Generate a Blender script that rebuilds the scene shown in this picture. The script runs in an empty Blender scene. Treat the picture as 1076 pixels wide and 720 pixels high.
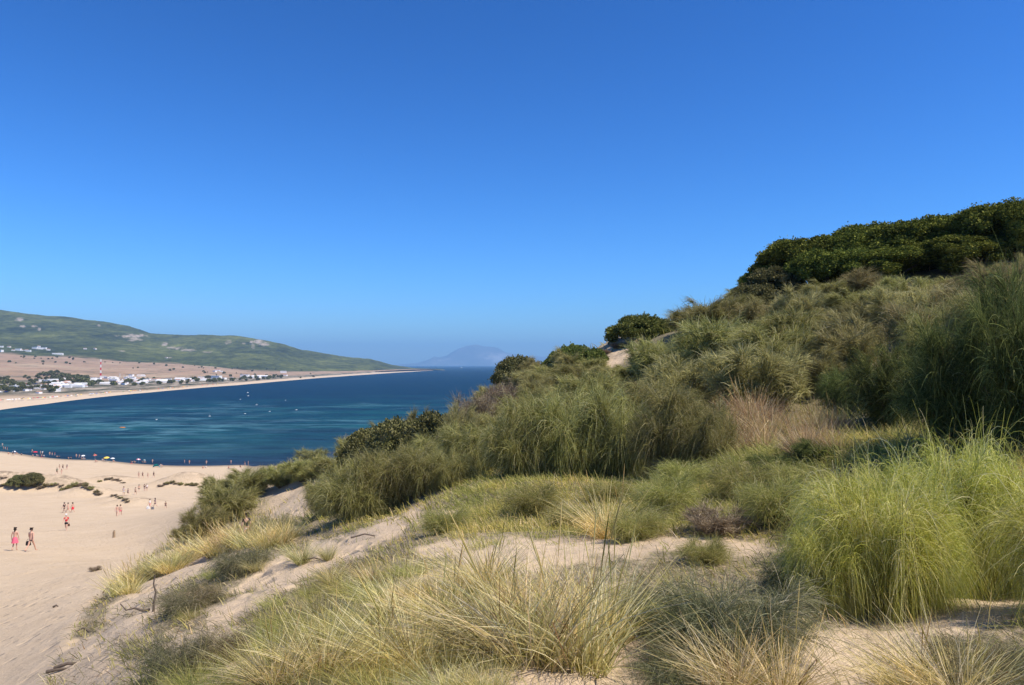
import bpy, bmesh, math, random
import numpy as np
from mathutils import Vector, Matrix

# ------------------------------------------------------------------ camera, sky, sun, exposure
SC = bpy.context.scene
COL = SC.collection
CAMZ = 35.0                      # eye height above the sea (sea level is z = 0)
F = 783.0 / 1076.0               # focal length / sensor width
PITCH = math.atan((383.5 - 360.0) / 783.0)

cd = bpy.data.cameras.new('camera')
cam = bpy.data.objects.new('camera', cd)
COL.objects.link(cam)
cd.sensor_width = 36.0
cd.lens = 36.0 * F
cd.clip_start = 0.05
cd.clip_end = 120000.0
cam.location = (0, 0, CAMZ)
cam.rotation_euler = (math.pi / 2 + PITCH, 0, 0)
SC.camera = cam

SUN_EL = math.radians(57.0)
SUN_AZ = math.radians(-25.0)      # measured from +X (right of the view) towards +Y
w = bpy.data.worlds.new('World')
SC.world = w
w.use_nodes = True
nt = w.node_tree
bg = nt.nodes['Background']
sky = nt.nodes.new('ShaderNodeTexSky')
sky.sky_type = 'NISHITA'
sky.sun_disc = False
sky.sun_elevation = SUN_EL
sky.sun_rotation = math.pi / 2 - SUN_AZ
sky.altitude = 0
sky.air_density = 1.0
sky.dust_density = 0.35
sky.ozone_density = 3.0
# the deep blue of a dry, clear sky: each channel falls off more steeply from the horizon up
sep = nt.nodes.new('ShaderNodeSeparateColor')
comb = nt.nodes.new('ShaderNodeCombineColor')
nt.links.new(sky.outputs[0], sep.inputs[0])
for i_, (gain, pw_) in enumerate(((1.36, 2.1), (1.50, 1.62), (2.22, 1.6))):
    m1 = nt.nodes.new('ShaderNodeMath')
    m1.operation = 'MULTIPLY'
    m1.inputs[1].default_value = 0.095
    m2 = nt.nodes.new('ShaderNodeMath')
    m2.operation = 'POWER'
    m2.inputs[1].default_value = pw_
    m3 = nt.nodes.new('ShaderNodeMath')
    m3.operation = 'MULTIPLY'
    m3.inputs[1].default_value = gain / 0.095
    nt.links.new(sep.outputs[i_], m1.inputs[0])
    nt.links.new(m1.outputs[0], m2.inputs[0])
    nt.links.new(m2.outputs[0], m3.inputs[0])
    nt.links.new(m3.outputs[0], comb.inputs[i_])
nt.links.new(comb.outputs[0], bg.inputs[0])
bg.inputs[1].default_value = 0.095

sl = bpy.data.lights.new('sun', 'SUN')
sl.energy = 5.0
sl.angle = math.radians(0.5)
sl.color = (1.0, 0.91, 0.77)
so = bpy.data.objects.new('sun', sl)
COL.objects.link(so)
sd = Vector((math.cos(SUN_EL) * math.cos(SUN_AZ), math.cos(SUN_EL) * math.sin(SUN_AZ), math.sin(SUN_EL)))
so.rotation_euler = sd.to_track_quat('Z', 'Y').to_euler()
so.location = (0, 0, 300)

SC.view_settings.view_transform = 'Standard'
SC.view_settings.look = 'None'
SC.view_settings.exposure = 0.4
SC.view_settings.gamma = 1.0
SC.view_settings.use_curve_mapping = False
cy = SC.cycles
cy.max_bounces = 5
cy.diffuse_bounces = 3
cy.glossy_bounces = 2
cy.transmission_bounces = 3
cy.transparent_max_bounces = 8
cy.volume_bounces = 0
cy.sample_clamp_indirect = 6.0
cy.use_denoising = True

# ------------------------------------------------------------------ helpers
rnd = random.Random(7)
rng = np.random.default_rng(11)
cP, sP = math.cos(PITCH), math.sin(PITCH)


def ray(px, py):
    """direction with forward component 1 for a point of the reference view"""
    a = (px - 538.0) / 783.0
    b = (360.0 - py) / 783.0
    Y = cP - b * sP
    return a / Y, (sP + b * cP) / Y


def P(px, py, d):
    a, b = ray(px, py)
    return (a * d, d, CAMZ + b * d)


def pix(x, y, z):
    z = z - CAMZ
    f = y * cP + z * sP
    u = -y * sP + z * cP
    f = np.maximum(f, 1e-3)
    return 538.0 + 783.0 * x / f, 360.0 - 783.0 * u / f


def mat(name, rough=0.8, spec=0.2):
    m = bpy.data.materials.new(name)
    m.use_nodes = True
    b = m.node_tree.nodes['Principled BSDF']
    b.inputs['Roughness'].default_value = rough
    b.inputs['Specular IOR Level'].default_value = spec
    return m, m.node_tree, b


def flat(name, c, rough=0.8, var=0.12, scale=3.0):
    m, t, b = mat(name, rough)
    n = t.nodes.new('ShaderNodeTexNoise')
    n.inputs['Scale'].default_value = scale
    n.inputs['Detail'].default_value = 4
    r = t.nodes.new('ShaderNodeValToRGB')
    r.color_ramp.elements[0].position = 0.3
    r.color_ramp.elements[1].position = 0.7
    r.color_ramp.elements[0].color = (*[v * (1 - var) for v in c], 1)
    r.color_ramp.elements[1].color = (*[min(1, v * (1 + var)) for v in c], 1)
    tc = t.nodes.new('ShaderNodeTexCoord')
    t.links.new(tc.outputs['Object'], n.inputs['Vector'])
    t.links.new(n.outputs['Fac'], r.inputs[0])
    t.links.new(r.outputs[0], b.inputs['Base Color'])
    return m


def leafmat(name, cols, trans=0.3, objvar=0.25, patch=0.0):
    """foliage: colour varies from stem to stem and from plant to plant"""
    m = bpy.data.materials.new(name)
    m.use_nodes = True
    t = m.node_tree
    t.nodes.clear()
    out = t.nodes.new('ShaderNodeOutputMaterial')
    g = t.nodes.new('ShaderNodeNewGeometry')
    r = t.nodes.new('ShaderNodeValToRGB')
    els = r.color_ramp.elements
    while len(els) < len(cols):
        els.new(0.5)
    for i, (p, c) in enumerate(cols):
        els[i].position = p
        els[i].color = (*c, 1)
    oi = t.nodes.new('ShaderNodeObjectInfo')
    mr = t.nodes.new('ShaderNodeMapRange')
    mr.inputs['To Min'].default_value = 1 - objvar
    mr.inputs['To Max'].default_value = 1 + objvar
    h = t.nodes.new('ShaderNodeHueSaturation')
    mh = t.nodes.new('ShaderNodeMapRange')
    mh.inputs['From Min'].default_value = 0
    mh.inputs['To Min'].default_value = 0.485
    mh.inputs['To Max'].default_value = 0.515
    t.links.new(g.outputs['Random Per Island'], r.inputs[0])
    t.links.new(oi.outputs['Random'], mr.inputs['Value'])
    t.links.new(oi.outputs['Random'], mh.inputs['Value'])
    t.links.new(mr.outputs[0], h.inputs['Value'])
    t.links.new(mh.outputs[0], h.inputs['Hue'])
    src_ = r.outputs[0]
    if patch:
        n_ = t.nodes.new('ShaderNodeTexNoise')
        n_.inputs['Scale'].default_value = patch
        n_.inputs['Detail'].default_value = 3
        t.links.new(g.outputs['Position'], n_.inputs['Vector'])
        r2 = t.nodes.new('ShaderNodeValToRGB')
        e2 = r2.color_ramp.elements
        e2.new(0.5)
        for i_, (p_, c_) in enumerate(((0.38, (0.74, 0.80, 0.74)), (0.5, (1.0, 1.0, 0.97)), (0.62, (1.16, 1.05, 0.95)))):
            e2[i_].position = p_
            e2[i_].color = (*c_, 1)
        t.links.new(n_.outputs['Fac'], r2.inputs[0])
        mm = t.nodes.new('ShaderNodeMix')
        mm.data_type = 'RGBA'
        mm.blend_type = 'MULTIPLY'
        mm.inputs[0].default_value = 1.0
        t.links.new(src_, mm.inputs[6])
        t.links.new(r2.outputs[0], mm.inputs[7])
        src_ = mm.outputs[2]
    t.links.new(src_, h.inputs['Color'])
    d = t.nodes.new('ShaderNodeBsdfDiffuse')
    tr = t.nodes.new('ShaderNodeBsdfTranslucent')
    mx = t.nodes.new('ShaderNodeMixShader')
    mx.inputs[0].default_value = trans
    t.links.new(h.outputs[0], d.inputs['Color'])
    t.links.new(h.outputs[0], tr.inputs['Color'])
    t.links.new(d.outputs[0], mx.inputs[1])
    t.links.new(tr.outputs[0], mx.inputs[2])
    t.links.new(mx.outputs[0], out.inputs['Surface'])
    return m


def mesh_np(name, v, f, m=None, smooth=False):
    """v (N,3), f (M,k) all with the same k"""
    me = bpy.data.meshes.new(name)
    v = np.asarray(v, dtype=np.float32)
    f = np.asarray(f, dtype=np.int32)
    n, k = f.shape
    me.vertices.add(len(v))
    me.vertices.foreach_set('co', v.ravel())
    me.loops.add(n * k)
    me.loops.foreach_set('vertex_index', f.ravel())
    me.polygons.add(n)
    me.polygons.foreach_set('loop_start', np.arange(0, n * k, k, dtype=np.int32))
    me.polygons.foreach_set('loop_total', np.full(n, k, dtype=np.int32))
    if smooth:
        me.polygons.foreach_set('use_smooth', np.ones(n, dtype=bool))
    me.update(calc_edges=True)
    if m:
        me.materials.append(m)
    return me


def obj(name, me, parent=None, loc=None, **props):
    o = bpy.data.objects.new(name, me)
    COL.objects.link(o)
    if parent:
        o.parent = parent
    if loc is not None:
        o.location = loc
    for k, v in props.items():
        o[k] = v
    return o


def thing(name, label, cat, loc=(0, 0, 0), rz=0.0, s=1.0, group=None):
    o = bpy.data.objects.new(name, None)
    o.empty_display_size = 0.2
    COL.objects.link(o)
    o.location = loc
    o.rotation_euler = (0, 0, rz)
    o.scale = (s, s, s) if not isinstance(s, tuple) else s
    o['label'] = label
    o['category'] = cat
    if group:
        o['group'] = group
    return o


def tag(o, label, cat, group=None):
    o['label'] = label
    o['category'] = cat
    if group:
        o['group'] = group
    return o


def ribbons(paths, width, rs):
    """paths (N,K,3) -> strip mesh arrays; width (N,K)"""
    N, K, _ = paths.shape
    tan = np.gradient(paths, axis=1)
    rv = rs.normal(size=(N, 1, 3))
    side = np.cross(tan, rv)
    side /= (np.linalg.norm(side, axis=2, keepdims=True) + 1e-9)
    wv = side * width[:, :, None] * 0.5
    v = np.stack([paths - wv, paths + wv], axis=2).reshape(-1, 3)
    base = (np.arange(N)[:, None] * K + np.arange(K - 1)[None, :]) * 2
    f = np.stack([base, base + 1, base + 3, base + 2], axis=2).reshape(-1, 4)
    return v, f


def tubes(paths, rad, S=5):
    """paths (N,K,3), rad (N,K)"""
    N, K, _ = paths.shape
    tan = np.gradient(paths, axis=1)
    tan /= np.linalg.norm(tan, axis=2, keepdims=True) + 1e-9
    ref = np.where(np.abs(tan[..., 2:3]) > 0.9, np.array([1.0, 0, 0]), np.array([0, 0, 1.0]))
    a = np.cross(tan, ref)
    a /= np.linalg.norm(a, axis=2, keepdims=True) + 1e-9
    b = np.cross(tan, a)
    ang = np.linspace(0, 2 * np.pi, S, endpoint=False)
    v = paths[:, :, None, :] + rad[:, :, None, None] * (np.cos(ang)[None, None, :, None] * a[:, :, None, :] + np.sin(ang)[None, None, :, None] * b[:, :, None, :])
    v = v.reshape(-1, 3)
    i = np.arange(N)[:, None, None] * K * S + np.arange(K - 1)[None, :, None] * S
    s0 = np.arange(S)[None, None, :]
    s1 = (s0 + 1) % S
    f = np.stack([i + s0, i + s1, i + S + s1, i + S + s0], axis=3).reshape(-1, 4)
    return v, f


def merge(*vf):
    vs, fs, o = [], [], 0
    for v, f in vf:
        vs.append(v)
        fs.append(np.asarray(f) + o)
        o += len(v)
    return np.concatenate(vs), np.concatenate(fs)


# value noise -------------------------------------------------------
_tab = np.random.default_rng(5).random((256, 256))


def vnoise(x, y):
    xi = np.floor(x).astype(int)
    yi = np.floor(y).astype(int)
    fx = x - xi
    fy = y - yi
    fx = fx * fx * (3 - 2 * fx)
    fy = fy * fy * (3 - 2 * fy)
    a = _tab[xi & 255, yi & 255]
    b = _tab[(xi + 1) & 255, yi & 255]
    c = _tab[xi & 255, (yi + 1) & 255]
    d = _tab[(xi + 1) & 255, (yi + 1) & 255]
    return (a * (1 - fx) + b * fx) * (1 - fy) + (c * (1 - fx) + d * fx) * fy - 0.5


def fbm(x, y, o=4):
    s = 0
    a = 1.0
    for i in range(o):
        s = s + a * vnoise(x * 2 ** i + 17.3 * i, y * 2 ** i + 5.1 * i)
        a *= 0.5
    return s


def sstep(a, b, x):
    t = np.clip((x - a) / (b - a), 0, 1)
    return t * t * (3 - 2 * t)


# ------------------------------------------------------------------ the near dune: control points -> smooth height function
CP = [(538, 720, 4.3), (300, 720, 4.6), (150, 720, 5.8), (60, 720, 9.5), (0, 720, 14), (-150, 720, 20), (800, 720, 4.3), (1076, 720, 4.0), (1250, 700, 4.2),
      (538, 650, 5.8), (700, 650, 5.8), (900, 655, 6.2), (1076, 640, 6.4), (400, 650, 6.5), (250, 650, 9), (150, 650, 12.5), (80, 650, 21), (0, 650, 28),
      (600, 582, 9), (760, 575, 9.2), (450, 590, 10), (330, 600, 13), (200, 610, 19.5), (130, 620, 27), (90, 600, 38), (0, 578, 55), (33, 579.5, 55), (-200, 578, 60),
      (150, 578, 55), (190, 567, 52), (250, 555, 45), (290, 530, 50), (240, 522, 60), (380, 522, 30), (340, 550, 24), (430, 560, 14.5), (480, 530, 19),
      (560, 512, 21), (430, 500, 36), (360, 500, 45), (420, 475, 48), (300, 492, 62), (600, 503, 22), (690, 500, 20), (480, 460, 42),
      (540, 398, 56), (580, 390, 55), (655, 352, 58), (700, 345, 53), (770, 326, 46), (900, 303, 44), (1076, 285, 40), (1250, 270, 36), (1500, 250, 34),
      (600, 430, 38), (700, 402, 38), (850, 432, 28), (760, 455, 23), (1000, 380, 27), (1000, 450, 16), (1076, 440, 14), (1250, 400, 14), (850, 482, 16), (720, 522, 14), (820, 560, 10),
      (1000, 560, 9.5), (950, 505, 12), (1250, 560, 8),
      (0, 540, 118), (71, 539.5, 118), (150, 541, 116), (0, 502, 214), (100, 502, 216), (225, 501, 216), (0, 474.5, 302), (100, 484, 272), (250, 489.5, 258), (-200, 468, 320), (-200, 540, 118), (-200, 503, 212)]
pts, val = [], []


def _add(x, y, z):
    r = math.hypot(x, y)
    pts.append((math.atan2(x, y) * 3.2, math.log(r + 3)))
    val.append((z - CAMZ) / (r + 3))


for a_, b_, d_ in CP:
    _add(*P(a_, b_, d_))
for th in (-0.9, -0.45, 0, 0.45, 0.9):
    _add(0.05 * math.sin(th), 0.05 * math.cos(th), CAMZ - 1.62)
# beyond the waterline the sand goes on under the sea
for (th, r, z) in [(-0.9, 520, -1), (-0.756, 480, -2), (-0.6, 402, -2), (-0.51, 345, -2), (-0.35, 302, -1.5), (-0.6, 540, -7), (-0.3, 420, -6), (-0.2, 285, -2), (-0.2, 420, -6),
                   (0, 75, 25), (0, 120, 4), (0, 200, -3), (0, 420, -6), (-0.1, 62, 26), (-0.1, 110, 8), (-0.1, 200, -2), (-0.22, 80, 22), (-0.22, 140, 9), (-0.24, 220, 2), (0.15, 75, 34), (0.15, 130, 8), (0.15, 240, -3),
                   (0.3, 65, 40), (0.3, 110, 26), (0.3, 200, 2), (0.3, 420, -6), (0.6, 60, 43), (0.6, 110, 38), (0.6, 240, 5), (0.6, 420, -6), (0.9, 60, 44), (0.9, 120, 36), (0.9, 420, -6)]:
    _add(r * math.sin(th), r * math.cos(th), z)
pts = np.array(pts)
val = np.array(val)


def _phi(d2):
    return 0.5 * d2 * np.log(d2 + 1e-12)


_n = len(pts)
_d2 = ((pts[:, None] - pts[None]) ** 2).sum(2)
_A = np.zeros((_n + 3, _n + 3))
_A[:_n, :_n] = _phi(_d2) + np.eye(_n) * 1e-5
_A[:_n, _n] = 1
_A[:_n, _n + 1:] = pts
_A[_n:, :_n] = _A[:_n, _n:].T
_w = np.linalg.solve(_A, np.concatenate([val, [0, 0, 0]]))

HUMPS = [(12, 512, 5.5, 1.5), (28, 508, 7, 2.6), (55, 512, 5, 2.0), (72, 513, 5, 2.0), (92, 517, 6, 1.8), (116, 505, 6, 1.4), (140, 528, 5, 1.2), (185, 509, 6, 1.6), (205, 509, 5, 1.5), (0, 513, 6, 1.8), (125, 524, 5, 1.2), (-40, 512, 8, 2.2)]
_hw = []
for a_, b_, s_, h_ in HUMPS:
    dd = 783 * 5.8 / max(b_ - 500 + 0, 1)
    # distance on the beach profile for this row of the view
    d_ = np.interp(b_, [474, 502, 520, 540, 578], [300, 214, 155, 118, 55])
    x_, y_, z_ = P(a_, b_, d_)
    _hw.append((x_, y_, s_, h_))


def hz(x, y, detail=True):
    x = np.asarray(x, dtype=float)
    y = np.asarray(y, dtype=float)
    sh = x.shape
    x = x.ravel()
    y = y.ravel()
    r = np.hypot(x, y)
    th = np.arctan2(x, y)
    ath = np.abs(th)
    te = np.where(ath < 0.9, ath, 0.9 * (math.pi - ath) / (math.pi - 0.9)) * np.sign(th)
    q = np.stack([te * 3.2, np.log(r + 3)], axis=1)
    out = np.empty(len(x))
    for i in range(0, len(x), 20000):
        s = slice(i, i + 20000)
        d2 = ((q[s, None] - pts[None]) ** 2).sum(2)
        out[s] = _phi(d2) @ _w[:_n] + _w[_n] + q[s] @ _w[_n + 1:]
    z = CAMZ + out * (r + 3)
    for hx, hy, s_, h_ in _hw:
        z = z + 1.25 * h_ * np.exp(-(((x - hx) / (s_ * 1.25)) ** 2 + (np.where(y < hy, (y - hy) / (s_ * .55), (y - hy) / (s_ * 1.2))) ** 2))
    if detail:
        p0, p1 = pix(x, y, z)
        beach = beachmask(p0, p1)
        slope = (1 - beach)
        near = np.clip(r / 3.0, 0, 1)
        z = z + slope * near * (0.42 * fbm(x / 3.1 + 0.25 * y, y / 2.6, 2) * np.clip(r / 14, 0.35, 1.5) + 0.10 * fbm(x / 0.8 + 9, y / 0.8, 3))
        z = z + beach * (0.10 * fbm(x / 7, y / 9, 3) * (1 - 0.8 * sstep(190, 250, r)) + 0.5 * fbm(x / 34 + 3, y / 26, 2) * sstep(70, 110, r) * (1 - sstep(150, 200, r)) + 0.06 * fbm(x / 0.9, y / 0.9, 3) * (1 - sstep(70, 130, r)))
    return z.reshape(sh)


# edge between the open beach (left) and the overgrown dune, in rows of the reference view
_by = [380, 470, 489, 500, 525, 545, 565, 590, 615, 640, 665, 720, 900]
_bx = [260, 262, 262, 245, 215, 200, 184, 150, 118, 92, 78, 50, 0]


def beachmask(p0, p1):
    return 1 - sstep(-8, 8, p0 - np.interp(p1, _by, _bx))


# bare sand in the dune: (px, py, rx, ry, tilt)
BARE = [(565, 582, 95, 16, -3), (600, 712, 75, 26, 0), (655, 680, 45, 16, 10), (440, 712, 70, 14, 0), (755, 573, 60, 9, 4), (950, 665, 105, 34, -12), (1060, 640, 40, 14, 0), (860, 705, 60, 26, 0),
        (298, 532, 24, 26, 20), (310, 600, 75, 17, -30), (385, 566, 58, 13, -28), (462, 545, 26, 6, -18), (250, 640, 60, 13, -32), (165, 618, 62, 13, -30), (205, 592, 55, 9, -18), (200, 680, 55, 22, -20),
        (110, 672, 55, 16, -28), (100, 705, 50, 26, -10), (230, 705, 30, 20, 0), (655, 356, 26, 15, 10), (588, 390, 34, 6, -8), (640, 380, 32, 7, -25), (520, 600, 70, 12, -10), (430, 620, 50, 9, -25), (370, 690, 50, 10, -12), (700, 690, 40, 10, 8), (480, 575, 40, 9, -12), (150, 650, 50, 8, -30), (270, 610, 40, 7, -30), (630, 574, 70, 10, 0), (195, 577, 30, 6, -20)]


def baremask(p0, p1):
    b = np.zeros_like(p0)
    nz_ = 0.6 * fbm(p0 / 26, p1 / 9, 3)
    for (cx, cy_, rx, ry, t) in BARE:
        c, s = math.cos(math.radians(t)), math.sin(math.radians(t))
        u = (p0 - cx) * c + (p1 - cy_) * s
        v = -(p0 - cx) * s + (p1 - cy_) * c
        b = np.maximum(b, 1 - sstep(0.6, 1.1, np.sqrt((u / rx) ** 2 + (v / ry) ** 2) / 1.18 + nz_))
    return b


def hit(px, py, tmin=2.0, tmax=420.0):
    """where the line of sight meets the dune"""
    a, b = ray(px, py)
    t = np.exp(np.linspace(math.log(tmin), math.log(tmax), 400))
    d = (CAMZ + b * t) - hz(a * t, t)
    k = np.nonzero(d < 0)[0]
    if len(k) == 0:
        return None
    k = k[0]
    if k == 0:
        return a * t[0], t[0], float(hz([a * t[0]], [t[0]])[0])
    t0, t1 = t[k - 1], t[k]
    u = d[k - 1] / (d[k - 1] - d[k])
    tt = t0 + (t1 - t0) * u
    return a * tt, tt, float(hz([a * tt], [tt])[0])


def gz(x, y):
    return float(hz([x], [y])[0])


# ------------------------------------------------------------------ terrain sheet
thf = np.concatenate([np.linspace(-math.pi, -0.8, 60, endpoint=False), np.linspace(-0.8, 0.8, 560), np.linspace(0.8, math.pi, 60)[1:]])
rf = np.concatenate([[0.02, 0.3, 0.6, 1.0], np.exp(np.linspace(math.log(1.4), math.log(540), 660))])
TH, RR = np.meshgrid(thf, rf)
X, Y = RR * np.sin(TH), RR * np.cos(TH)
Z = hz(X, Y)
nr, nc = X.shape
idx = np.arange(nr * nc).reshape(nr, nc)
q = np.stack([idx[:-1, :-1], idx[:-1, 1:], idx[1:, 1:], idx[1:, :-1]], axis=2).reshape(-1, 4)[:, ::-1]
gm = mesh_np('sand_dune', np.stack([X, Y, Z], 2).reshape(-1, 3), q, None, True)
p0, p1 = pix(X, Y, Z)
front = (Y > 0.5)
cover = (1 - beachmask(p0, p1)) * (1 - baremask(p0, p1))
cover = np.where(front, cover, 0.6)
# thin scrub on top of the little beach dunes
hump = np.zeros_like(cover)
for hx, hy, s_, h_ in _hw:
    hump = np.maximum(hump, np.exp(-(((X - hx) / (s_ * 1.0)) ** 2 + ((Y - hy - 1.2) / (s_ * 0.45)) ** 2)) * (h_ > 1.1))
thick = cover * front * sstep(515, 470, p1) * sstep(300, 360, p0) * 0.95
wet = np.clip(sstep(0.55, 0.12, Z), 0, 1)
for nm, arr in (('cover', np.maximum(cover, 0.0)), ('wet', wet), ('hump', hump), ('thick', thick)):
    at = gm.attributes.new(nm, 'FLOAT', 'POINT')
    at.data.foreach_set('value', arr.astype(np.float32).ravel())


def attr(t, n):
    a = t.nodes.new('ShaderNodeAttribute')
    a.attribute_name = n
    return a.outputs['Fac']


def noise(t, scale, detail=4, rough=0.55, vec=None, stretch=None, out='Fac'):
    n = t.nodes.new('ShaderNodeTexNoise')
    n.inputs['Scale'].default_value = scale
    n.inputs['Detail'].default_value = detail
    n.inputs['Roughness'].default_value = rough
    if vec is None:
        g = t.nodes.new('ShaderNodeNewGeometry')
        vec = g.outputs['Position']
    if stretch:
        mp = t.nodes.new('ShaderNodeMapping')
        mp.inputs['Scale'].default_value = stretch[:3]
        mp.inputs['Rotation'].default_value = (0, 0, stretch[3] if len(stretch) > 3 else 0)
        t.links.new(vec, mp.inputs['Vector'])
        vec = mp.outputs[0]
    t.links.new(vec, n.inputs['Vector'])
    return n.outputs[out]


def ramp(t, fac, cols):
    r = t.nodes.new('ShaderNodeValToRGB')
    els = r.color_ramp.elements
    while len(els) < len(cols):
        els.new(0.5)
    for i, (p, c) in enumerate(cols):
        els[i].position = p
        els[i].color = (*c, 1) if len(c) == 3 else c
    t.links.new(fac, r.inputs[0])
    return r.outputs[0]


def mixc(t, fac, a, b, mode='MIX'):
    m = t.nodes.new('ShaderNodeMix')
    m.data_type = 'RGBA'
    m.blend_type = mode
    for s, v in ((0, fac), (6, a), (7, b)):
        if hasattr(v, 'links'):
            t.links.new(v, m.inputs[s])
        elif s == 0:
            m.inputs[0].default_value = v
        else:
            m.inputs[s].default_value = (*v, 1)
    return m.outputs[2]


def mth(t, op, a, b=0.0):
    m = t.nodes.new('ShaderNodeMath')
    m.operation = op
    m.use_clamp = False
    for i, v in enumerate((a, b)):
        if hasattr(v, 'links'):
            t.links.new(v, m.inputs[i])
        else:
            m.inputs[i].default_value = v
    return m.outputs[0]


M_sand, t, b = mat('dune_sand', 0.95, 0.1)
base = ramp(t, noise(t, 0.35, 6), [(0.3, (0.53, 0.40, 0.26)), (0.7, (0.60, 0.465, 0.315))])
grain = noise(t, 55, 3, 0.7)
base = mixc(t, 0.25, base, ramp(t, grain, [(0.3, (0.30, 0.22, 0.14)), (0.7, (0.7, 0.56, 0.4))]))
lit = noise(t, 7.0, 6, 0.72)
litc = ramp(t, noise(t, 24, 4, 0.7), [(0.3, (0.12, 0.095, 0.055)), (0.5, (0.22, 0.185, 0.11)), (0.72, (0.34, 0.29, 0.19))])
fac = mth(t, 'MULTIPLY', attr(t, 'cover'), ramp(t, lit, [(0.36, (0.25,) * 3), (0.58, (1,) * 3)]))
fac = mth(t, 'MAXIMUM', fac, attr(t, 'thick'))
base = mixc(t, fac, base, litc)
hc = ramp(t, noise(t, 0.6, 5, 0.8), [(0.42, (0,) * 3), (0.56, (1,) * 3)])
base = mixc(t, mth(t, 'MULTIPLY', mth(t, 'MULTIPLY', attr(t, 'hump'), hc), 0.9), base, (0.17, 0.125, 0.085))
# scattered bits of dead reed and seaweed
spk = noise(t, 2.3, 8, 0.75, stretch=(1, 1, 1, 0.4))
base = mixc(t, ramp(t, spk, [(0.70, (0,) * 3), (0.74, (0.7,) * 3)]), base, (0.20, 0.15, 0.1))
base = mixc(t, mth(t, 'MULTIPLY', attr(t, 'wet'), 0.75), base, (0.20, 0.155, 0.11))
t.links.new(base, b.inputs['Base Color'])
bp = t.nodes.new('ShaderNodeBump')
bp.inputs['Strength'].default_value = 0.95
bp.inputs['Distance'].default_value = 0.09
hgt = mth(t, 'ADD', noise(t, 3.2, 6, 0.65), mth(t, 'MULTIPLY', noise(t, 16, 4, 0.7, stretch=(0.5, 1.6, 1, 0.5)), 0.35))
hgt = mth(t, 'ADD', hgt, mth(t, 'MULTIPLY', lit, attr(t, 'cover')))
vo = t.nodes.new('ShaderNodeTexVoronoi')
vo.inputs['Scale'].default_value = 1.7
gp_ = t.nodes.new('ShaderNodeNewGeometry')
t.links.new(gp_.outputs['Position'], vo.inputs['Vector'])
foot = ramp(t, vo.outputs['Distance'], [(0.05, (0,) * 3), (0.32, (1,) * 3)])
trod = ramp(t, noise(t, 0.09, 4, 0.6), [(0.42, (0.25,) * 3), (0.58, (1,) * 3)])
opn = mth(t, 'SUBTRACT', 1.0, attr(t, 'cover'))
hgt = mth(t, 'ADD', hgt, mth(t, 'MULTIPLY', mth(t, 'MULTIPLY', mth(t, 'MULTIPLY', foot, trod), opn), 1.3))
t.links.new(hgt, bp.inputs['Height'])
t.links.new(bp.outputs[0], b.inputs['Normal'])
gm.materials.append(M_sand)
obj('sand_dune', gm, kind='structure')

# ------------------------------------------------------------------ sea
rs_ = np.concatenate([[1.0, 60, 120], np.exp(np.linspace(math.log(180), math.log(29500), 60))])
ta = np.linspace(-math.pi, math.pi, 361)
TT, R2 = np.meshgrid(ta, rs_)
sv = np.stack([R2 * np.sin(TT), R2 * np.cos(TT), np.zeros_like(R2)], 2).reshape(-1, 3)
idx = np.arange(R2.size).reshape(R2.shape)
q = np.stack([idx[:-1, :-1], idx[:-1, 1:], idx[1:, 1:], idx[1:, :-1]], axis=2).reshape(-1, 4)[:, ::-1]
M_sea, t, b = mat('sea_water', 0.45, 0.10)
b.inputs['IOR'].default_value = 1.25
g = t.nodes.new('ShaderNodeNewGeometry')
ln = t.nodes.new('ShaderNodeVectorMath')
ln.operation = 'LENGTH'
t.links.new(g.outputs['Position'], ln.inputs[0])
dist = ln.outputs['Value']
ms = t.nodes.new('ShaderNodeMapRange')
ms.inputs['From Min'].default_value = 255
ms.inputs['From Max'].default_value = 900
t.links.new(dist, ms.inputs['Value'])
depthc = ramp(t, ms.outputs[0], [(0.0, (0.035, 0.045, 0.06)), (0.06, (0.018, 0.03, 0.055)), (0.28, (0.006, 0.045, 0.058)), (0.5, (0.003, 0.030, 0.050)), (1.0, (0.002, 0.018, 0.042))])
bank = ramp(t, noise(t, 0.0125, 5, 0.6, stretch=(1, 1.7, 1, 0.15)), [(0.40, (0.006, 0.018, 0.036)), (0.5, (0.004, 0.040, 0.056)), (0.62, (0.010, 0.075, 0.075))])
fb = ramp(t, ms.outputs[0], [(0.0, (0.35,) * 3), (0.3, (0.6,) * 3), (1.0, (0.12,) * 3)])
c = mixc(t, fb, depthc, bank)
# slicks and foam lines drifting in the bay
wv = noise(t, 0.013, 7, 0.66, stretch=(0.7, 1.7, 1, -0.28))
rg = mth(t, 'ABSOLUTE', mth(t, 'SUBTRACT', wv, 0.5))
sk = ramp(t, rg, [(0.0, (1,) * 3), (0.02, (0.6,) * 3), (0.045, (0,) * 3)])
pat = ramp(t, noise(t, 0.006, 3), [(0.45, (0,) * 3), (0.6, (1,) * 3)])
fk = ramp(t, ms.outputs[0], [(0.02, (0,) * 3), (0.08, (0.7,) * 3), (0.6, (0.5,) * 3), (1.0, (0,) * 3)])
c = mixc(t, mth(t, 'MULTIPLY', mth(t, 'MULTIPLY', sk, pat), fk), c, (0.09, 0.20, 0.23))
rip = ramp(t, noise(t, 0.10, 7, 0.75, stretch=(0.35, 1.5, 1, 0.1)), [(0.35, (0.6,) * 3), (0.65, (1.45,) * 3)])
c = mixc(t, 1.0, c, rip, 'MULTIPLY')
t.links.new(c, b.inputs['Base Color'])
bp = t.nodes.new('ShaderNodeBump')
bp.inputs['Strength'].default_value = 0.7
bp.inputs['Distance'].default_value = 0.6
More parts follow.
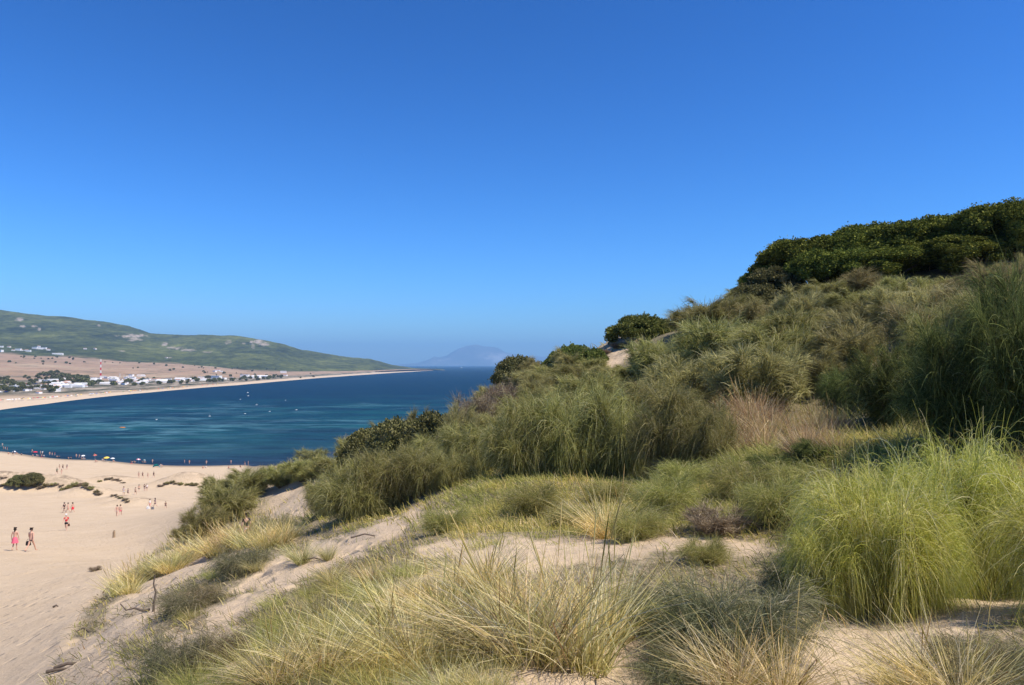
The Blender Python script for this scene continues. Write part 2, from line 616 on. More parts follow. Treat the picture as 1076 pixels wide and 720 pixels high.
t.links.new(mth(t, 'ADD', noise(t, 0.22, 6, 0.7, stretch=(0.6, 1.4, 1, 0.2)), mth(t, 'MULTIPLY', noise(t, 1.4, 3, 0.6), 0.2)), bp.inputs['Height'])
t.links.new(bp.outputs[0], b.inputs['Normal'])
obj('sea', mesh_np('sea', sv, q, M_sea, True), kind='structure')

# ------------------------------------------------------------------ far coast: beach, village flat, dry fields, green hills
# per column: px, waterline y, beach top y, village back (y,d), field middle (y,d), hill foot (y,d), mid hill (y,d), skyline (y,d)
FC = [(-700, 470, 445, (396, 1000), (378, 1500), (360, 2300), (335, 3200), (300, 4300)),
      (-150, 443, 428, (396, 1200), (382, 1800), (368, 2500), (345, 3300), (318, 4100)),
      (0, 431, 418.6, (397, 1380), (384, 1900), (371, 2600), (349, 3300), (327, 4000)),
      (50, 424.5, 417, (396.5, 1420), (385, 1950), (374, 2650), (352, 3350), (334, 4050)),
      (84, 420, 415, (396, 1500), (386, 2000), (376, 2700), (355, 3400), (336.5, 4100)),
      (110, 417, 413, (397, 1560), (387, 2020), (378, 2700), (358, 3450), (339, 4150)),
      (135, 414.5, 411.5, (397, 1600), (388, 2050), (380, 2750), (361, 3500), (344, 4200)),
      (158, 412.5, 410.0, (397, 1650), (389, 2100), (381, 2800), (366, 3500), (351, 4200)),
      (190, 409.5, 407.5, (396, 1700), (389.5, 2150), (382.5, 2850), (368, 3500), (352, 4200)),
      (223, 406.7, 404.5, (395.5, 1800), (390.5, 2200), (385, 2900), (368, 3500), (351, 4150)),
      (250, 404.8, 402.3, (395.5, 1900), (391.5, 2350), (388.5, 2900), (370, 3500), (353.5, 4100)),
      (275, 402.6, 400, (395.5, 2000), (392.5, 2450), (390, 2950), (373, 3500), (357, 4100)),
      (300, 400.3, 398, (394.5, 2200), (392.3, 2600), (390.5, 3000), (376, 3600), (363.5, 4100)),
      (318, 398.8, 396.7, (394, 2400), (392.1, 2750), (390.3, 3100), (379, 3700), (370.5, 4200)),
      (357, 395.8, 394, (392.3, 2800), (391.2, 3000), (390, 3250), (381.5, 3900), (375.5, 4300)),
      (390, 393.5, 391.8, (390.6, 3300), (390, 3450), (389.3, 3600), (382.5, 4000), (377.6, 4400)),
      (412, 392, 390.2, (389.4, 3700), (389, 3800), (388.4, 3900), (386, 4200), (383.5, 4500)),
      (435, 390.6, 389, (388.4, 4200), (388.2, 4350), (387.8, 4450), (387.4, 4600), (386.9, 4700)),
      (455, 389.4, 388.6, (388.1, 4750), (388.1, 4850), (388.0, 4950), (388.0, 5000), (388.0, 5050))]
rows = []
for r_ in FC:
    px = r_[0]
    rr = []

    def onlevel(py, h):
        a, bb = ray(px, py)
        return (h - CAMZ) / bb
    d0 = onlevel(r_[1], 0.0)
    d1 = max(onlevel(r_[2], 1.0), d0 + 20)
    rr.append((d0 - 40, -3.0))
    rr.append((d0, 0.0))
    rr.append((d1, 1.0))
    for (py, d) in r_[3:]:
        rr.append((d, CAMZ + ray(px, py)[1] * d))
    d, z = rr[-1]
    rr.append((d + 700, z * 0.8))
    rr.append((d + 2500, -5))
    rows.append(rr)
rows = np.array(rows)                    # col, row, (d,z)
colx = np.array([r_[0] for r_ in FC], float)
# end of the spit, falling under the water
tip = rows[-1].copy()
tip[:, 1] = -3
rows = np.concatenate([rows, tip[None]])
colx = np.append(colx, 473.0)
NRW = rows.shape[1]


def coast(px, tt):
    """px (array), tt (array row parameter 0..NRW-1) -> x, y, z"""
    i = np.clip(np.floor(tt).astype(int), 0, NRW - 2)
    u = tt - i
    us = u
    D = np.stack([np.interp(px, colx, rows[:, k, 0]) for k in range(NRW)], -1)
    H = np.stack([np.interp(px, colx, rows[:, k, 1]) for k in range(NRW)], -1)
    tk = np.take_along_axis
    d = tk(D, i[..., None], -1)[..., 0] * (1 - us) + tk(D, (i + 1)[..., None], -1)[..., 0] * us
    z = tk(H, i[..., None], -1)[..., 0] * (1 - us) + tk(H, (i + 1)[..., None], -1)[..., 0] * us
    a = (px - 538.0) / 783.0 / cP
    x = a * d
    rel = sstep(2.0, 2.3, tt)
    hill = sstep(5.0, 6.0, tt)
    edge = 1 - sstep(380, 440, px)
    z = z + rel * 1.6 * fbm(x / 90, d / 120, 3) * edge + hill * edge * (26 * fbm(x / 520, d / 600, 4) + 7 * np.abs(fbm(x / 110, d / 110, 4)))
    return x, d, z


cpx = np.concatenate([np.linspace(-700, -30, 120, endpoint=False), np.linspace(-30, 473, 760)])
ctt = np.concatenate([np.linspace(0, 2, 10, endpoint=False), np.linspace(2, 5, 90, endpoint=False), np.linspace(5, 7, 110, endpoint=False), np.linspace(7, NRW - 1, 16)])
CX, CT = np.meshgrid(cpx, ctt)
x, y, z = coast(CX, CT)
idx = np.arange(x.size).reshape(x.shape)
q = np.stack([idx[:-1, :-1], idx[:-1, 1:], idx[1:, 1:], idx[1:, :-1]], axis=2).reshape(-1, 4)[:, ::-1]
cm = mesh_np('coast_hills', np.stack([x, y, z], 2).reshape(-1, 3), q, None, True)
wob = 0.16 * fbm(x / 120, y / 160, 4) + 0.08 * fbm(x / 30, y / 40, 2)
zone_scrub = sstep(1.95, 2.12, CT + wob * 0.5) * (1 - sstep(2.75, 3.05, CT + wob * 3))
zone_green = sstep(4.9, 5.05, CT + wob * 0.8)
zone_field = 1 - zone_green
PX, PY = pix(x, y, z)
rock = np.zeros_like(x)
for (a_, b_, rx, ry, s_) in [(21, 336, 4, 2.2, 1), (24, 343, 3, 1.2, .8), (36, 343, 3, 1.2, .8), (41, 346, 2, 1.5, .8), (104, 342, 2, 1.5, .7), (138, 353, 13, 2.0, 1), (143, 356.5, 9, 1.8, .9), (148, 352.5, 8, 1.3, 1), (173, 361.5, 3, 2.5, .9),
                             (183, 366, 10, 1.5, .8), (196, 368, 8, 1.4, .8), (218, 370, 5, 1.2, .5), (270, 359, 7, 1.8, 1), (276, 361.5, 5, 2.5, .9), (281, 362, 3, 1.6, .8), (240, 359, 3, 3, .4), (266, 364, 2, 3, .4), (128, 369, 5, .9, .7), (178, 376, 2, .9, .8), (238, 361, 1.5, 1, .7), (256, 361, 2, .8, .7)]:
    n_ = fbm(PX / 3.1 + a_, PY / 1.6, 3)
    rock = np.maximum(rock, s_ * (1 - sstep(0.6, 1.1, np.sqrt(((PX - a_) / rx) ** 2 + ((PY - b_) / ry) ** 2) + n_ * 0.9)))
rock *= (CT > 5)
for nm, arr in (('scrub', zone_scrub), ('green', zone_green), ('beach', 1 - sstep(1.9, 2.1, CT + wob * 0.3)), ('rock', rock)):
    at = cm.attributes.new(nm, 'FLOAT', 'POINT')
    at.data.foreach_set('value', arr.astype(np.float32).ravel())
M_far, t, b = mat('far_land', 0.95, 0.05)
field = ramp(t, noise(t, 0.006, 6, 0.6, stretch=(1, 0.8, 1, 0.2)), [(0.32, (0.27, 0.19, 0.12)), (0.5, (0.36, 0.24, 0.155)), (0.68, (0.42, 0.32, 0.21))])
dots = ramp(t, noise(t, 0.035, 8, 0.85, stretch=(1, 0.35, 1)), [(0.53, (0,) * 3), (0.60, (0.85,) * 3)])
field = mixc(t, dots, field, (0.10, 0.10, 0.06))
scr = ramp(t, noise(t, 0.04, 8, 0.85, stretch=(1, 0.3, 1)), [(0.42, (0.05, 0.06, 0.035)), (0.5, (0.15, 0.13, 0.09)), (0.56, (0.40, 0.33, 0.25))])
grn = ramp(t, noise(t, 0.0035, 7, 0.66, stretch=(1, 0.55, 1)), [(0.36, (0.045, 0.052, 0.016)), (0.5, (0.075, 0.085, 0.024)), (0.64, (0.120, 0.130, 0.036))])
gsp = ramp(t, noise(t, 0.022, 8, 0.8, stretch=(1, .6, 1)), [(0.40, (0.55,) * 3), (0.60, (1.4,) * 3)])
grn = mixc(t, 1.0, grn, gsp, 'MULTIPLY')
c = mixc(t, attr(t, 'scrub'), field, scr)
c = mixc(t, attr(t, 'green'), c, grn)
c = mixc(t, attr(t, 'beach'), c, (0.56, 0.44, 0.31))
c = mixc(t, attr(t, 'rock'), c, ramp(t, noise(t, 0.05, 5, 0.7), [(0.38, (0.10, 0.10, 0.05)), (0.5, (0.34, 0.28, 0.22)), (0.65, (0.48, 0.41, 0.34))]))
t.links.new(c, b.inputs['Base Color'])
bp = t.nodes.new('ShaderNodeBump')
bp.inputs['Strength'].default_value = 1.0
bp.inputs['Distance'].default_value = 9.0
t.links.new(mth(t, 'MULTIPLY', noise(t, 0.02, 6, 0.7), attr(t, 'green')), bp.inputs['Height'])
t.links.new(bp.outputs[0], b.inputs['Normal'])
cm.materials.append(M_far)
obj('coast_hills', cm, kind='structure')

# mountains across the strait
mp_ = [(395, 384), (420, 383), (440, 381.5), (452, 378), (456, 375.5), (462, 376.5), (470, 374.5), (476, 370.5), (484, 366), (492, 363.5), (500, 362.8), (508, 364.5), (518, 365.2), (524, 366.5), (532, 371), (545, 373.5), (560, 374.5), (580, 376), (620, 379), (680, 384)]
mx = np.linspace(395, 680, 260)
mt = np.linspace(0, 1, 40)
MX, MT = np.meshgrid(mx, mt)
top = np.interp(mx, [p[0] for p in mp_], [p[1] for p in mp_])
hT = (384.0 - top) / 783.0 * 27500 + 20
env = np.sin(np.pi * np.clip(MT, 0, 1)) ** 0.8
dd = 25800 + MT * 3400
xx = (MX - 538) / 783 * 27500
zz = hT[None, :] * env * (1 + 0.0 * MX) + env * 90 * np.abs(fbm(xx / 1500, dd / 1500, 4)) * np.clip(hT[None, :] / 300, 0, 1) - 5
idx = np.arange(MX.size).reshape(MX.shape)
q = np.stack([idx[:-1, :-1], idx[:-1, 1:], idx[1:, 1:], idx[1:, :-1]], axis=2).reshape(-1, 4)[:, ::-1]
M_mt, t, b = mat('mountain_rock', 0.95, 0.05)
t.links.new(ramp(t, noise(t, 0.0012, 6, 0.7), [(0.4, (0.13, 0.14, 0.12)), (0.58, (0.20, 0.19, 0.17)), (0.68, (0.45, 0.42, 0.38))]), b.inputs['Base Color'])
obj('distant_mountains', mesh_np('distant_mountains', np.stack([xx, dd, zz], 2).reshape(-1, 3), q, M_mt, True), kind='structure')
M_town = flat('whitewash_far', (0.75, 0.74, 0.7), 0.9, 0.1, 0.001)

# haze ---------------------------------------------------------------
HB = 30000.0
hv = np.array([(sx * HB, sy * HB, z_) for z_ in (-8.0, 860.0) for sy in (-1, 1) for sx in (-1, 1)])
hf = np.array([(0, 2, 3, 1), (4, 5, 7, 6), (0, 1, 5, 4), (2, 6, 7, 3), (0, 4, 6, 2), (1, 3, 7, 5)])
hm = bpy.data.materials.new('haze_air')
hm.use_nodes = True
t = hm.node_tree
t.nodes.clear()
o_ = t.nodes.new('ShaderNodeOutputMaterial')
pv = t.nodes.new('ShaderNodeVolumePrincipled')
pv.inputs['Color'].default_value = (0.32, 0.63, 1.0, 1)
pv.inputs['Density'].default_value = 7.5e-5
pv.inputs['Anisotropy'].default_value = 0.0
t.links.new(pv.outputs[0], o_.inputs['Volume'])
hm.cycles.homogeneous_volume = True
obj('haze', mesh_np('haze', hv, hf, hm), kind='stuff')

# ------------------------------------------------------------------ plants: prototypes
L_retama = leafmat('broom_green', [(0.0, (0.20, 0.13, 0.07)), (0.06, (0.16, 0.165, 0.045)), (0.45, (0.31, 0.30, 0.095)), (0.8, (0.45, 0.42, 0.17)), (1.0, (0.58, 0.52, 0.29))], 0.4, 0.18)
L_bright = leafmat('broom_bright', [(0.0, (0.30, 0.20, 0.10)), (0.05, (0.31, 0.34, 0.055)), (0.5, (0.60, 0.61, 0.13)), (0.85, (0.82, 0.79, 0.29)), (1.0, (0.86, 0.80, 0.46))], 0.5, 0.05)
L_young = leafmat('broom_young', [(0.0, (0.24, 0.17, 0.09)), (0.06, (0.20, 0.22, 0.05)), (0.5, (0.38, 0.38, 0.11)), (0.85, (0.56, 0.52, 0.20)), (1.0, (0.70, 0.60, 0.34))], 0.45, 0.2)
L_green = leafmat('bush_green', [(0.0, (0.06, 0.08, 0.02)), (0.6, (0.145, 0.175, 0.045)), (1.0, (0.27, 0.28, 0.09))], 0.3, 0.1)
L_deep = leafmat('broom_deep_green', [(0.0, (0.12, 0.09, 0.05)), (0.06, (0.065, 0.085, 0.028)), (0.5, (0.12, 0.15, 0.048)), (0.9, (0.26, 0.30, 0.09)), (1.0, (0.40, 0.40, 0.17))], 0.35, 0.15)
L_olive = leafmat('broom_olive', [(0.0, (0.20, 0.18, 0.07)), (0.5, (0.35, 0.32, 0.13)), (0.85, (0.47, 0.41, 0.19)), (1.0, (0.56, 0.48, 0.28))], 0.35, 0.2)
L_grey = leafmat('wiry_grey', [(0.0, (0.12, 0.12, 0.055)), (0.5, (0.22, 0.21, 0.11)), (0.85, (0.33, 0.30, 0.19)), (1.0, (0.50, 0.42, 0.30))], 0.3, 0.15, 0.8)
L_dark = leafmat('mastic_leaf', [(0.0, (0.08, 0.085, 0.03)), (0.6, (0.17, 0.17, 0.065)), (1.0, (0.30, 0.28, 0.13))], 0.2, 0.2)
L_pine = leafmat('pine_needles', [(0.0, (0.04, 0.055, 0.014)), (0.6, (0.12, 0.15, 0.03)), (1.0, (0.33, 0.34, 0.07))], 0.2, 0.12)
L_dry = leafmat('dead_twigs', [(0.0, (0.17, 0.12, 0.075)), (0.6, (0.30, 0.23, 0.15)), (1.0, (0.44, 0.36, 0.26))], 0.25, 0.12)
L_straw = leafmat('straw_blade', [(0.0, (0.24, 0.14, 0.07)), (0.10, (0.28, 0.26, 0.07)), (0.35, (0.56, 0.47, 0.19)), (0.7, (0.80, 0.66, 0.33)), (1.0, (0.90, 0.80, 0.54))], 0.4, 0.12, 0.9)
L_grass = leafmat('olive_blade', [(0.0, (0.20, 0.14, 0.07)), (0.06, (0.22, 0.24, 0.06)), (0.4, (0.40, 0.39, 0.105)), (0.8, (0.58, 0.52, 0.18)), (1.0, (0.72, 0.61, 0.31))], 0.42, 0.14, 0.5)
M_wood = flat('bark_grey_brown', (0.13, 0.10, 0.075), 0.9, 0.3, 8)


def make_paths(o, d, L, droop, K, rs, curl=0.0, hdamp=0.0):
    s = np.linspace(0, 1, K)[None, :, None]
    d = d / (np.linalg.norm(d, axis=1, keepdims=True) + 1e-9)
    L = L[:, None, None]
    p = o[:, None, :] + d[:, None, :] * L * (s - hdamp * 0.5 * s ** 2)
    p = p + np.array([0, 0, -1.0]) * (L * droop[:, None, None] * s ** 2)
    if curl > 0:
        c = rs.normal(size=(len(o), 1, 3)) * curl
        p = p + c * L * s ** 2
    return p


def broom(seed, n, R, H, L=0.7, droop=0.7, wd=0.006, K=6, nl=16, spray=9, low=0.15, mat_=None, up=0.8, lw=0.02, spread=0.45, t0=0.08, wisp=0):
    """crown of thin switch-like stems growing in sprays from woody limbs -> (foliage mesh, limb mesh)"""
    rs = np.random.default_rng(seed)
    az = rs.uniform(0, 2 * np.pi, nl) + np.linspace(0, 2 * np.pi, nl)
    rad = R * (0.15 + 0.55 * np.sqrt(rs.uniform(0, 1, nl)))
    ht = H * (1.0 - 0.55 * (rad / R) ** 1.3) * rs.uniform(0.40, 1.05, nl) ** 0.8
    k = 8
    s = np.linspace(0, 1, k)[None, :]
    base = np.stack([np.cos(az), np.sin(az)], 1) * (0.12 * R * rs.uniform(0.1, 1, nl))[:, None]
    lp = np.zeros((nl, k, 3))
    for j in range(2):
        lp[:, :, j] = base[:, j:j + 1] + (np.stack([np.cos(az), np.sin(az)], 1)[:, j] * rad)[:, None] * s ** 1.25
    lp[:, :, 2] = ht[:, None] * (1 - (1 - s) ** 1.5) - 0.08
    lp += rs.normal(size=lp.shape) * 0.02 * H * s[..., None]
    lr = lw * np.linspace(1, 0.25, k)[None, :] * rs.uniform(0.6, 1.3, (nl, 1))
    # sprays
    ns = nl * spray
    li = np.repeat(np.arange(nl), spray)
    wl = rs.uniform(0.5, 1.2, ns)
    tt = rs.uniform(t0, 1.0, ns) ** 0.8
    i0 = np.clip((tt * (k - 1)).astype(int), 0, k - 2)
    u = (tt * (k - 1) - i0)[:, None]
    so_ = lp[li, i0] * (1 - u) + lp[li, i0 + 1] * u
    sa = az[li] + rs.normal(size=ns) * 1.0
    sdv = np.stack([np.cos(sa), np.sin(sa), up * rs.uniform(0.1, 2.0, ns)], 1)
    sdv /= np.linalg.norm(sdv, axis=1, keepdims=True)
    si = rs.integers(0, ns, n)
    w_ = rs.uniform(0, 1, n)
    o_ = so_[si] + sdv[si] * (w_ * L * 0.45)[:, None] + rs.normal(size=(n, 3)) * 0.035 * R
    o_[:, 2] = np.maximum(o_[:, 2], low * H * 0.3)
    d_ = sdv[si] + rs.normal(size=(n, 3)) * spread
    Ls = L * rs.uniform(0.45, 1.15, n) * wl[si]
    dr = droop * rs.uniform(0.45, 1.35, n)
    p = make_paths(o_, d_, Ls, dr, K, rs, 0.11, 0.35)
    if wisp:
        p[:wisp] = make_paths(o_[:wisp], d_[:wisp] + np.array([0, 0, 0.5]), Ls[:wisp] * 1.25, dr[:wisp] * 0.55, K, rs, 0.14, 0.2)
    p[:, :, 2] = np.maximum(p[:, :, 2], 0.02)
    ww = wd * np.array([1, 1, .95, .85, .6, .25] if K == 6 else np.linspace(1, 0.3, K))[None, :] * rs.uniform(0.7, 1.3, (n, 1))
    fm = mesh_np('broom_foliage', *ribbons(p, ww, rs), mat_ or L_retama)
    bm_ = mesh_np('broom_branches', *tubes(lp, lr), M_wood, True)
    return fm, bm_


def lumpy(seed, R, H, nl, rl, leaves, size, mat_, flatb=0.25, dome=1.0, core=True, ex=1.0):
    """dense evergreen crown: many rounded clumps of small leaves round added solid cores that block light"""
    rs = np.random.default_rng(seed)
    C = []
    tries = 0
    while len(C) < nl and tries < nl * 60:
        tries += 1
        a = rs.uniform(0, 2 * np.pi)
        rr = np.sqrt(rs.uniform(0, 1))
        v = rs.uniform(0, 1)
        zt = H * flatb + (H * (1 - flatb) - rl * 0.5) * (np.sqrt(max(0, 1 - (rr ** 2.2)))) ** dome
        z_ = zt * (1 - 0.55 * v ** 2) if rs.uniform() < 0.65 else zt
        C.append((R * ex * rr * np.cos(a), R * rr * np.sin(a), max(z_, H * flatb * 0.7)))
    C = np.array(C)
    rad = rl * rs.uniform(0.6, 1.25, len(C))
    n = leaves
    ci = rs.choice(len(C), n, p=rad ** 2 / (rad ** 2).sum())
    nv = rs.normal(size=(n, 3))
    nv /= np.linalg.norm(nv, axis=1, keepdims=True)
    kf = np.where(rs.uniform(size=n) < 0.07, rs.uniform(1.0, 1.35, n), 1.0)
    nv[:, 2] = np.where(rs.uniform(size=n) < 0.55, np.abs(nv[:, 2]), nv[:, 2])
    po = C[ci] + nv * (rad[ci] * rs.uniform(0.72, 1.1, n) * kf * (1 + 0.15 * np.sin(nv[:, 0] * 7 + ci)))[:, None] * np.array([1, 1, 0.8])
    a1 = np.cross(nv, rs.normal(size=(n, 3)))
    a1 /= np.linalg.norm(a1, axis=1, keepdims=True) + 1e-9
    a2 = nv * rs.uniform(0.5, 1.2, (n, 1)) + np.cross(nv, a1) * rs.normal(size=(n, 1)) * 0.7
    a2 /= np.linalg.norm(a2, axis=1, keepdims=True) + 1e-9
    sz = size * rs.uniform(0.6, 1.4, (n, 1))
    v = np.stack([po - a1 * sz * 0.5, po + a1 * sz * 0.5, po + a1 * sz * 0.28 + a2 * sz, po - a1 * sz * 0.28 + a2 * sz], 1).reshape(-1, 3)
    f = np.arange(n * 4).reshape(n, 4)
    parts = [(v, f)]
    if core:  # added solid spheres inside the clumps, only there to stop light passing through
        th_ = np.linspace(0, np.pi, 7)
        ph_ = np.linspace(0, 2 * np.pi, 9)[:-1]
        A, B = np.meshgrid(th_, ph_, indexing='ij')
        sp = np.stack([np.sin(A) * np.cos(B), np.sin(A) * np.sin(B), np.cos(A) * 0.8], 2).reshape(-1, 3)
        ff = []
        for i in range(6):
            for j in range(8):
                ff.append((i * 8 + j, (i + 1) * 8 + j, (i + 1) * 8 + (j + 1) % 8, i * 8 + (j + 1) % 8))
        ff = np.array(ff)
        for c_, r_ in zip(C, rad):
            parts.append((sp * r_ * 0.74 * rs.uniform(0.9, 1.1, (len(sp), 1)) + c_, ff))
    v, f = merge(*parts)
    return mesh_np('crown', v, f, mat_)


def trunk_mesh(seed, H, R, r0, n=6, k=7):
    rs = np.random.default_rng(seed)
    az = np.linspace(0, 2 * np.pi, n, endpoint=False) + rs.uniform(-.4, .4, n)
    s = np.linspace(0, 1, k)[None, :]
    rr = R * rs.uniform(0.35, 0.75, n)
    p = np.zeros((n, k, 3))
    p[:, :, 0] = (np.cos(az) * rr)[:, None] * s ** 1.6
    p[:, :, 1] = (np.sin(az) * rr)[:, None] * s ** 1.6
    p[:, :, 2] = H * rs.uniform(.6, .85, (n, 1)) * s - 0.2
    p += rs.normal(size=p.shape) * 0.03 * H * s[..., None]
    lr = r0 * np.linspace(1, 0.3, k)[None, :] * rs.uniform(.7, 1.2, (n, 1))
    return mesh_np('trunk', *tubes(p, lr, 7), M_wood, True)


def tuft(seed, n, R, H, lean=0.5, wd=0.0045, K=6, mat_=None, wind=(-0.25, 0.1), droop=0.35, stalks=0):
    rs = np.random.default_rng(seed)
    a = rs.uniform(0, 2 * np.pi, n)
    rr = R * rs.uniform(0, 1, n) ** 0.7
    o_ = np.stack([np.cos(a) * rr, np.sin(a) * rr, np.full(n, -0.03)], 1)
    ln = lean * (0.25 + rr / R) * rs.uniform(0.5, 1.4, n)
    a2 = a + rs.normal(size=n) * 0.5
    d_ = np.stack([np.cos(a2) * ln + wind[0], np.sin(a2) * ln + wind[1], np.ones(n)], 1) + rs.normal(size=(n, 3)) * 0.10
    p = make_paths(o_, d_, H * rs.uniform(0.5, 1.1, n), droop * rs.uniform(0.1, 1.4, n), K, rs, 0.10)
    # droop sideways too: blades arch outwards
    s = np.linspace(0, 1, K)[None, :] ** 2
    out = np.stack([np.cos(a2), np.sin(a2)], 1)
    p[:, :, 0] += out[:, 0:1] * s * H * 0.22
    p[:, :, 1] += out[:, 1:2] * s * H * 0.22
    p[:, :, 2] = np.maximum(p[:, :, 2], -0.03)
    nk = n // 6
    kk = K // 2 + 1
    seg = p[:nk, kk:] - p[:nk, kk - 1:kk]
    ln_ = np.linalg.norm(seg, axis=2, keepdims=True)
    dv = np.concatenate([out[:nk] * 0.8 + rs.normal(size=(nk, 2)) * .4, -rs.uniform(.3, 1.4, (nk, 1))], 1)
    dv /= np.linalg.norm(dv, axis=1, keepdims=True)
    p[:nk, kk:] = p[:nk, kk - 1:kk] + dv[:, None] * ln_ * 0.8
    p[:, :, 2] = np.maximum(p[:, :, 2], -0.03)
    ww = wd * np.linspace(1, 0.18, K)[None, :] * np.exp(rs.normal(0, 0.38, (n, 1)))
    me = mesh_np('tuft', *ribbons(p, ww, rs), mat_ or L_straw)
    st = None
    if stalks:
        m = stalks
        a = rs.uniform(0, 2 * np.pi, m)
        o_ = np.stack([np.cos(a), np.sin(a), np.zeros(m)], 1) * (R * 0.5)
        d_ = np.stack([np.cos(a) * .25 + wind[0] * .5, np.sin(a) * .25, np.ones(m)], 1)
        p = make_paths(o_, d_, H * rs.uniform(1.0, 1.45, m), rs.uniform(0, .12, m), 9, rs, 0.05)
        pr = np.array([.0011] * 6 + [.003, .0036, .001])[None, :] * np.ones((m, 1))
        st = mesh_np('seed_heads', *tubes(p, pr, 4), L_straw)
    return me, st


# ------------------------------------------------------------------ brooms (Retama) and dark bushes
PROTO = {}


def proto(key, f):
    if key not in PROTO:
        PROTO[key] = f()
    return PROTO[key]


def scl(px_h, d):
    return px_h * d / 783.0


def place_broom(kind, px, py, hp, wp, label, cat='shrub', group=None, name='broom_shrub', sink=0.05, base=None, rz=None):
    h_ = base or hit(px, py)
    if h_ is None:
        return None
    x, y, z = h_
    fm, bm_ = PROTO[kind][:2]
    H, R = PROTO[kind][2:4]
    sh = scl(hp, y) / H
    sw = scl(wp, y) / (2 * R)
    o = thing(name, label, cat, (x, y, z - sink), rnd.uniform(0, 6.28) if rz is None else rz, (sw, sw, sh), group)
    obj('foliage', fm, o)
    if bm_:
        obj('branches', bm_, o)
    return o


PROTO['weep'] = broom(1, 13000, 1.05, 1.45, L=0.85, droop=0.82, wd=0.0070, nl=40, spray=10, mat_=L_bright, up=1.35, spread=0.36, K=7, wisp=1300) + (1.75, 1.35)
PROTO['weep2'] = broom(2, 11000, 1.05, 1.45, L=0.85, droop=0.88, wd=0.0070, nl=36, spray=10, mat_=L_bright, up=1.3, spread=0.38, K=7, wisp=1200) + (1.75, 1.3)
PROTO['wiry'] = broom(3, 9000, 0.9, 0.75, L=0.5, droop=0.35, wd=0.0042, nl=22, spray=12, mat_=L_grey, up=0.7, spread=0.6, K=6, lw=0.008) + (0.95, 1.1)
PROTO['wiry2'] = broom(4, 7000, 0.9, 0.6, L=0.55, droop=0.45, wd=0.0042, nl=20, spray=12, mat_=L_grey, up=0.5, spread=0.6, K=6, lw=0.008) + (0.8, 1.1)
for i in range(3):
    PROTO['mid%d' % i] = broom(10 + i, 20000, 1.5, 2.1, L=0.85, droop=0.62, wd=0.011, nl=44, spray=9, mat_=L_retama, up=1.1, spread=0.28, K=5, wisp=2500) + (2.4, 1.9)
for i in range(4):
    PROTO['plume%d' % i] = broom(20 + i, 13000, 1.4, 1.8, L=0.62, droop=0.25, wd=0.016, nl=42, spray=5, mat_=L_olive, up=1.3, spread=0.30, K=4) + (2.1, 1.6)
for i in range(2):
    PROTO['plumed%d' % i] = broom(30 + i, 13000, 1.4, 1.8, L=0.65, droop=0.30, wd=0.015, nl=42, spray=5, mat_=L_retama, up=1.2, spread=0.30, K=4) + (2.1, 1.6)
for i in range(2):
    PROTO['deep%d' % i] = broom(60 + i, 20000, 1.5, 2.1, L=0.8, droop=0.5, wd=0.011, nl=46, spray=9, mat_=L_deep, up=1.2, spread=0.3, K=5, wisp=2500) + (2.4, 1.9)
PROTO['young0'] = broom(70, 6500, 0.9, 0.8, L=0.6, droop=0.35, wd=0.0062, nl=40, spray=6, mat_=L_young, up=1.2, spread=0.4, K=5, lw=0.007) + (1.05, 1.1)
PROTO['young1'] = broom(71, 5500, 0.9, 0.9, L=0.6, droop=0.45, wd=0.0062, nl=36, spray=6, mat_=L_young, up=1.0, spread=0.4, K=5, lw=0.007) + (1.1, 1.1)
PROTO['green0'] = (lumpy(54, 2.0, 1.7, 70, 0.36, 30000, 0.075, L_green, 0.04, 0.6), trunk_mesh(54, 1.2, 1.6, 0.06), 1.85, 2.2)
PROTO['dry'] = broom(40, 5000, 1.0, 1.1, L=0.4, droop=0.1, wd=0.011, nl=26, spray=8, mat_=L_dry, up=1.2, spread=0.5, K=4) + (1.35, 1.2)
PROTO['mastic0'] = (lumpy(50, 2.0, 2.4, 80, 0.40, 24000, 0.085, L_dark, 0.04), trunk_mesh(50, 1.8, 1.6, 0.07), 2.5, 2.2)
PROTO['mastic1'] = (lumpy(51, 2.0, 2.2, 70, 0.46, 24000, 0.085, L_dark, 0.04, 0.8), trunk_mesh(51, 1.6, 1.6, 0.07), 2.3, 2.2)
PROTO['pine0'] = (lumpy(52, 3.2, 3.6, 95, 0.55, 60000, 0.078, L_pine, 0.05, 0.75), trunk_mesh(52, 3.0, 2.2, 0.14, 5), 3.7, 3.5)
PROTO['pine1'] = (lumpy(53, 3.2, 3.4, 85, 0.60, 60000, 0.078, L_pine, 0.05, 0.7), trunk_mesh(53, 2.8, 2.2, 0.14, 5), 3.5, 3.5)

# foreground weeping broom
place_broom('weep', 925, 642, 190, 190, 'large bright green weeping broom shrub at right foreground, left of its neighbour')
place_broom('weep2', 1000, 622, 205, 170, 'tallest bright green weeping broom shrub, second from the right edge')
place_broom('weep', 1066, 620, 180, 180, 'bright green weeping broom shrub cut by the right edge of the photo')
place_broom('weep2', 1150, 640, 175, 210, 'weeping broom shrub just beyond the right edge, only its left tips showing')
place_broom('weep2', 868, 645, 120, 110, 'low bright green broom shrub at the left foot of the large weeping broom')
place_broom('weep2', 962, 636, 150, 120, 'bright broom filling the gap between the two big weeping brooms')
place_broom('weep', 890, 600, 130, 110, 'bright broom half hidden behind the left end of the weeping brooms')
place_broom('wiry', 775, 690, 120, 220, 'low wiry grey-green shrub spread over the sand left of the weeping broom')
place_broom('wiry2', 700, 655, 60, 130, 'small wiry grey shrub behind the golden tuft near the bottom centre')
place_broom('wiry2', 850, 640, 80, 130, 'wiry grey shrub between the spread grey shrub and the weeping broom')
place_broom('wiry', 1040, 720, 70, 170, 'wiry grey shrub low in the bottom right corner')
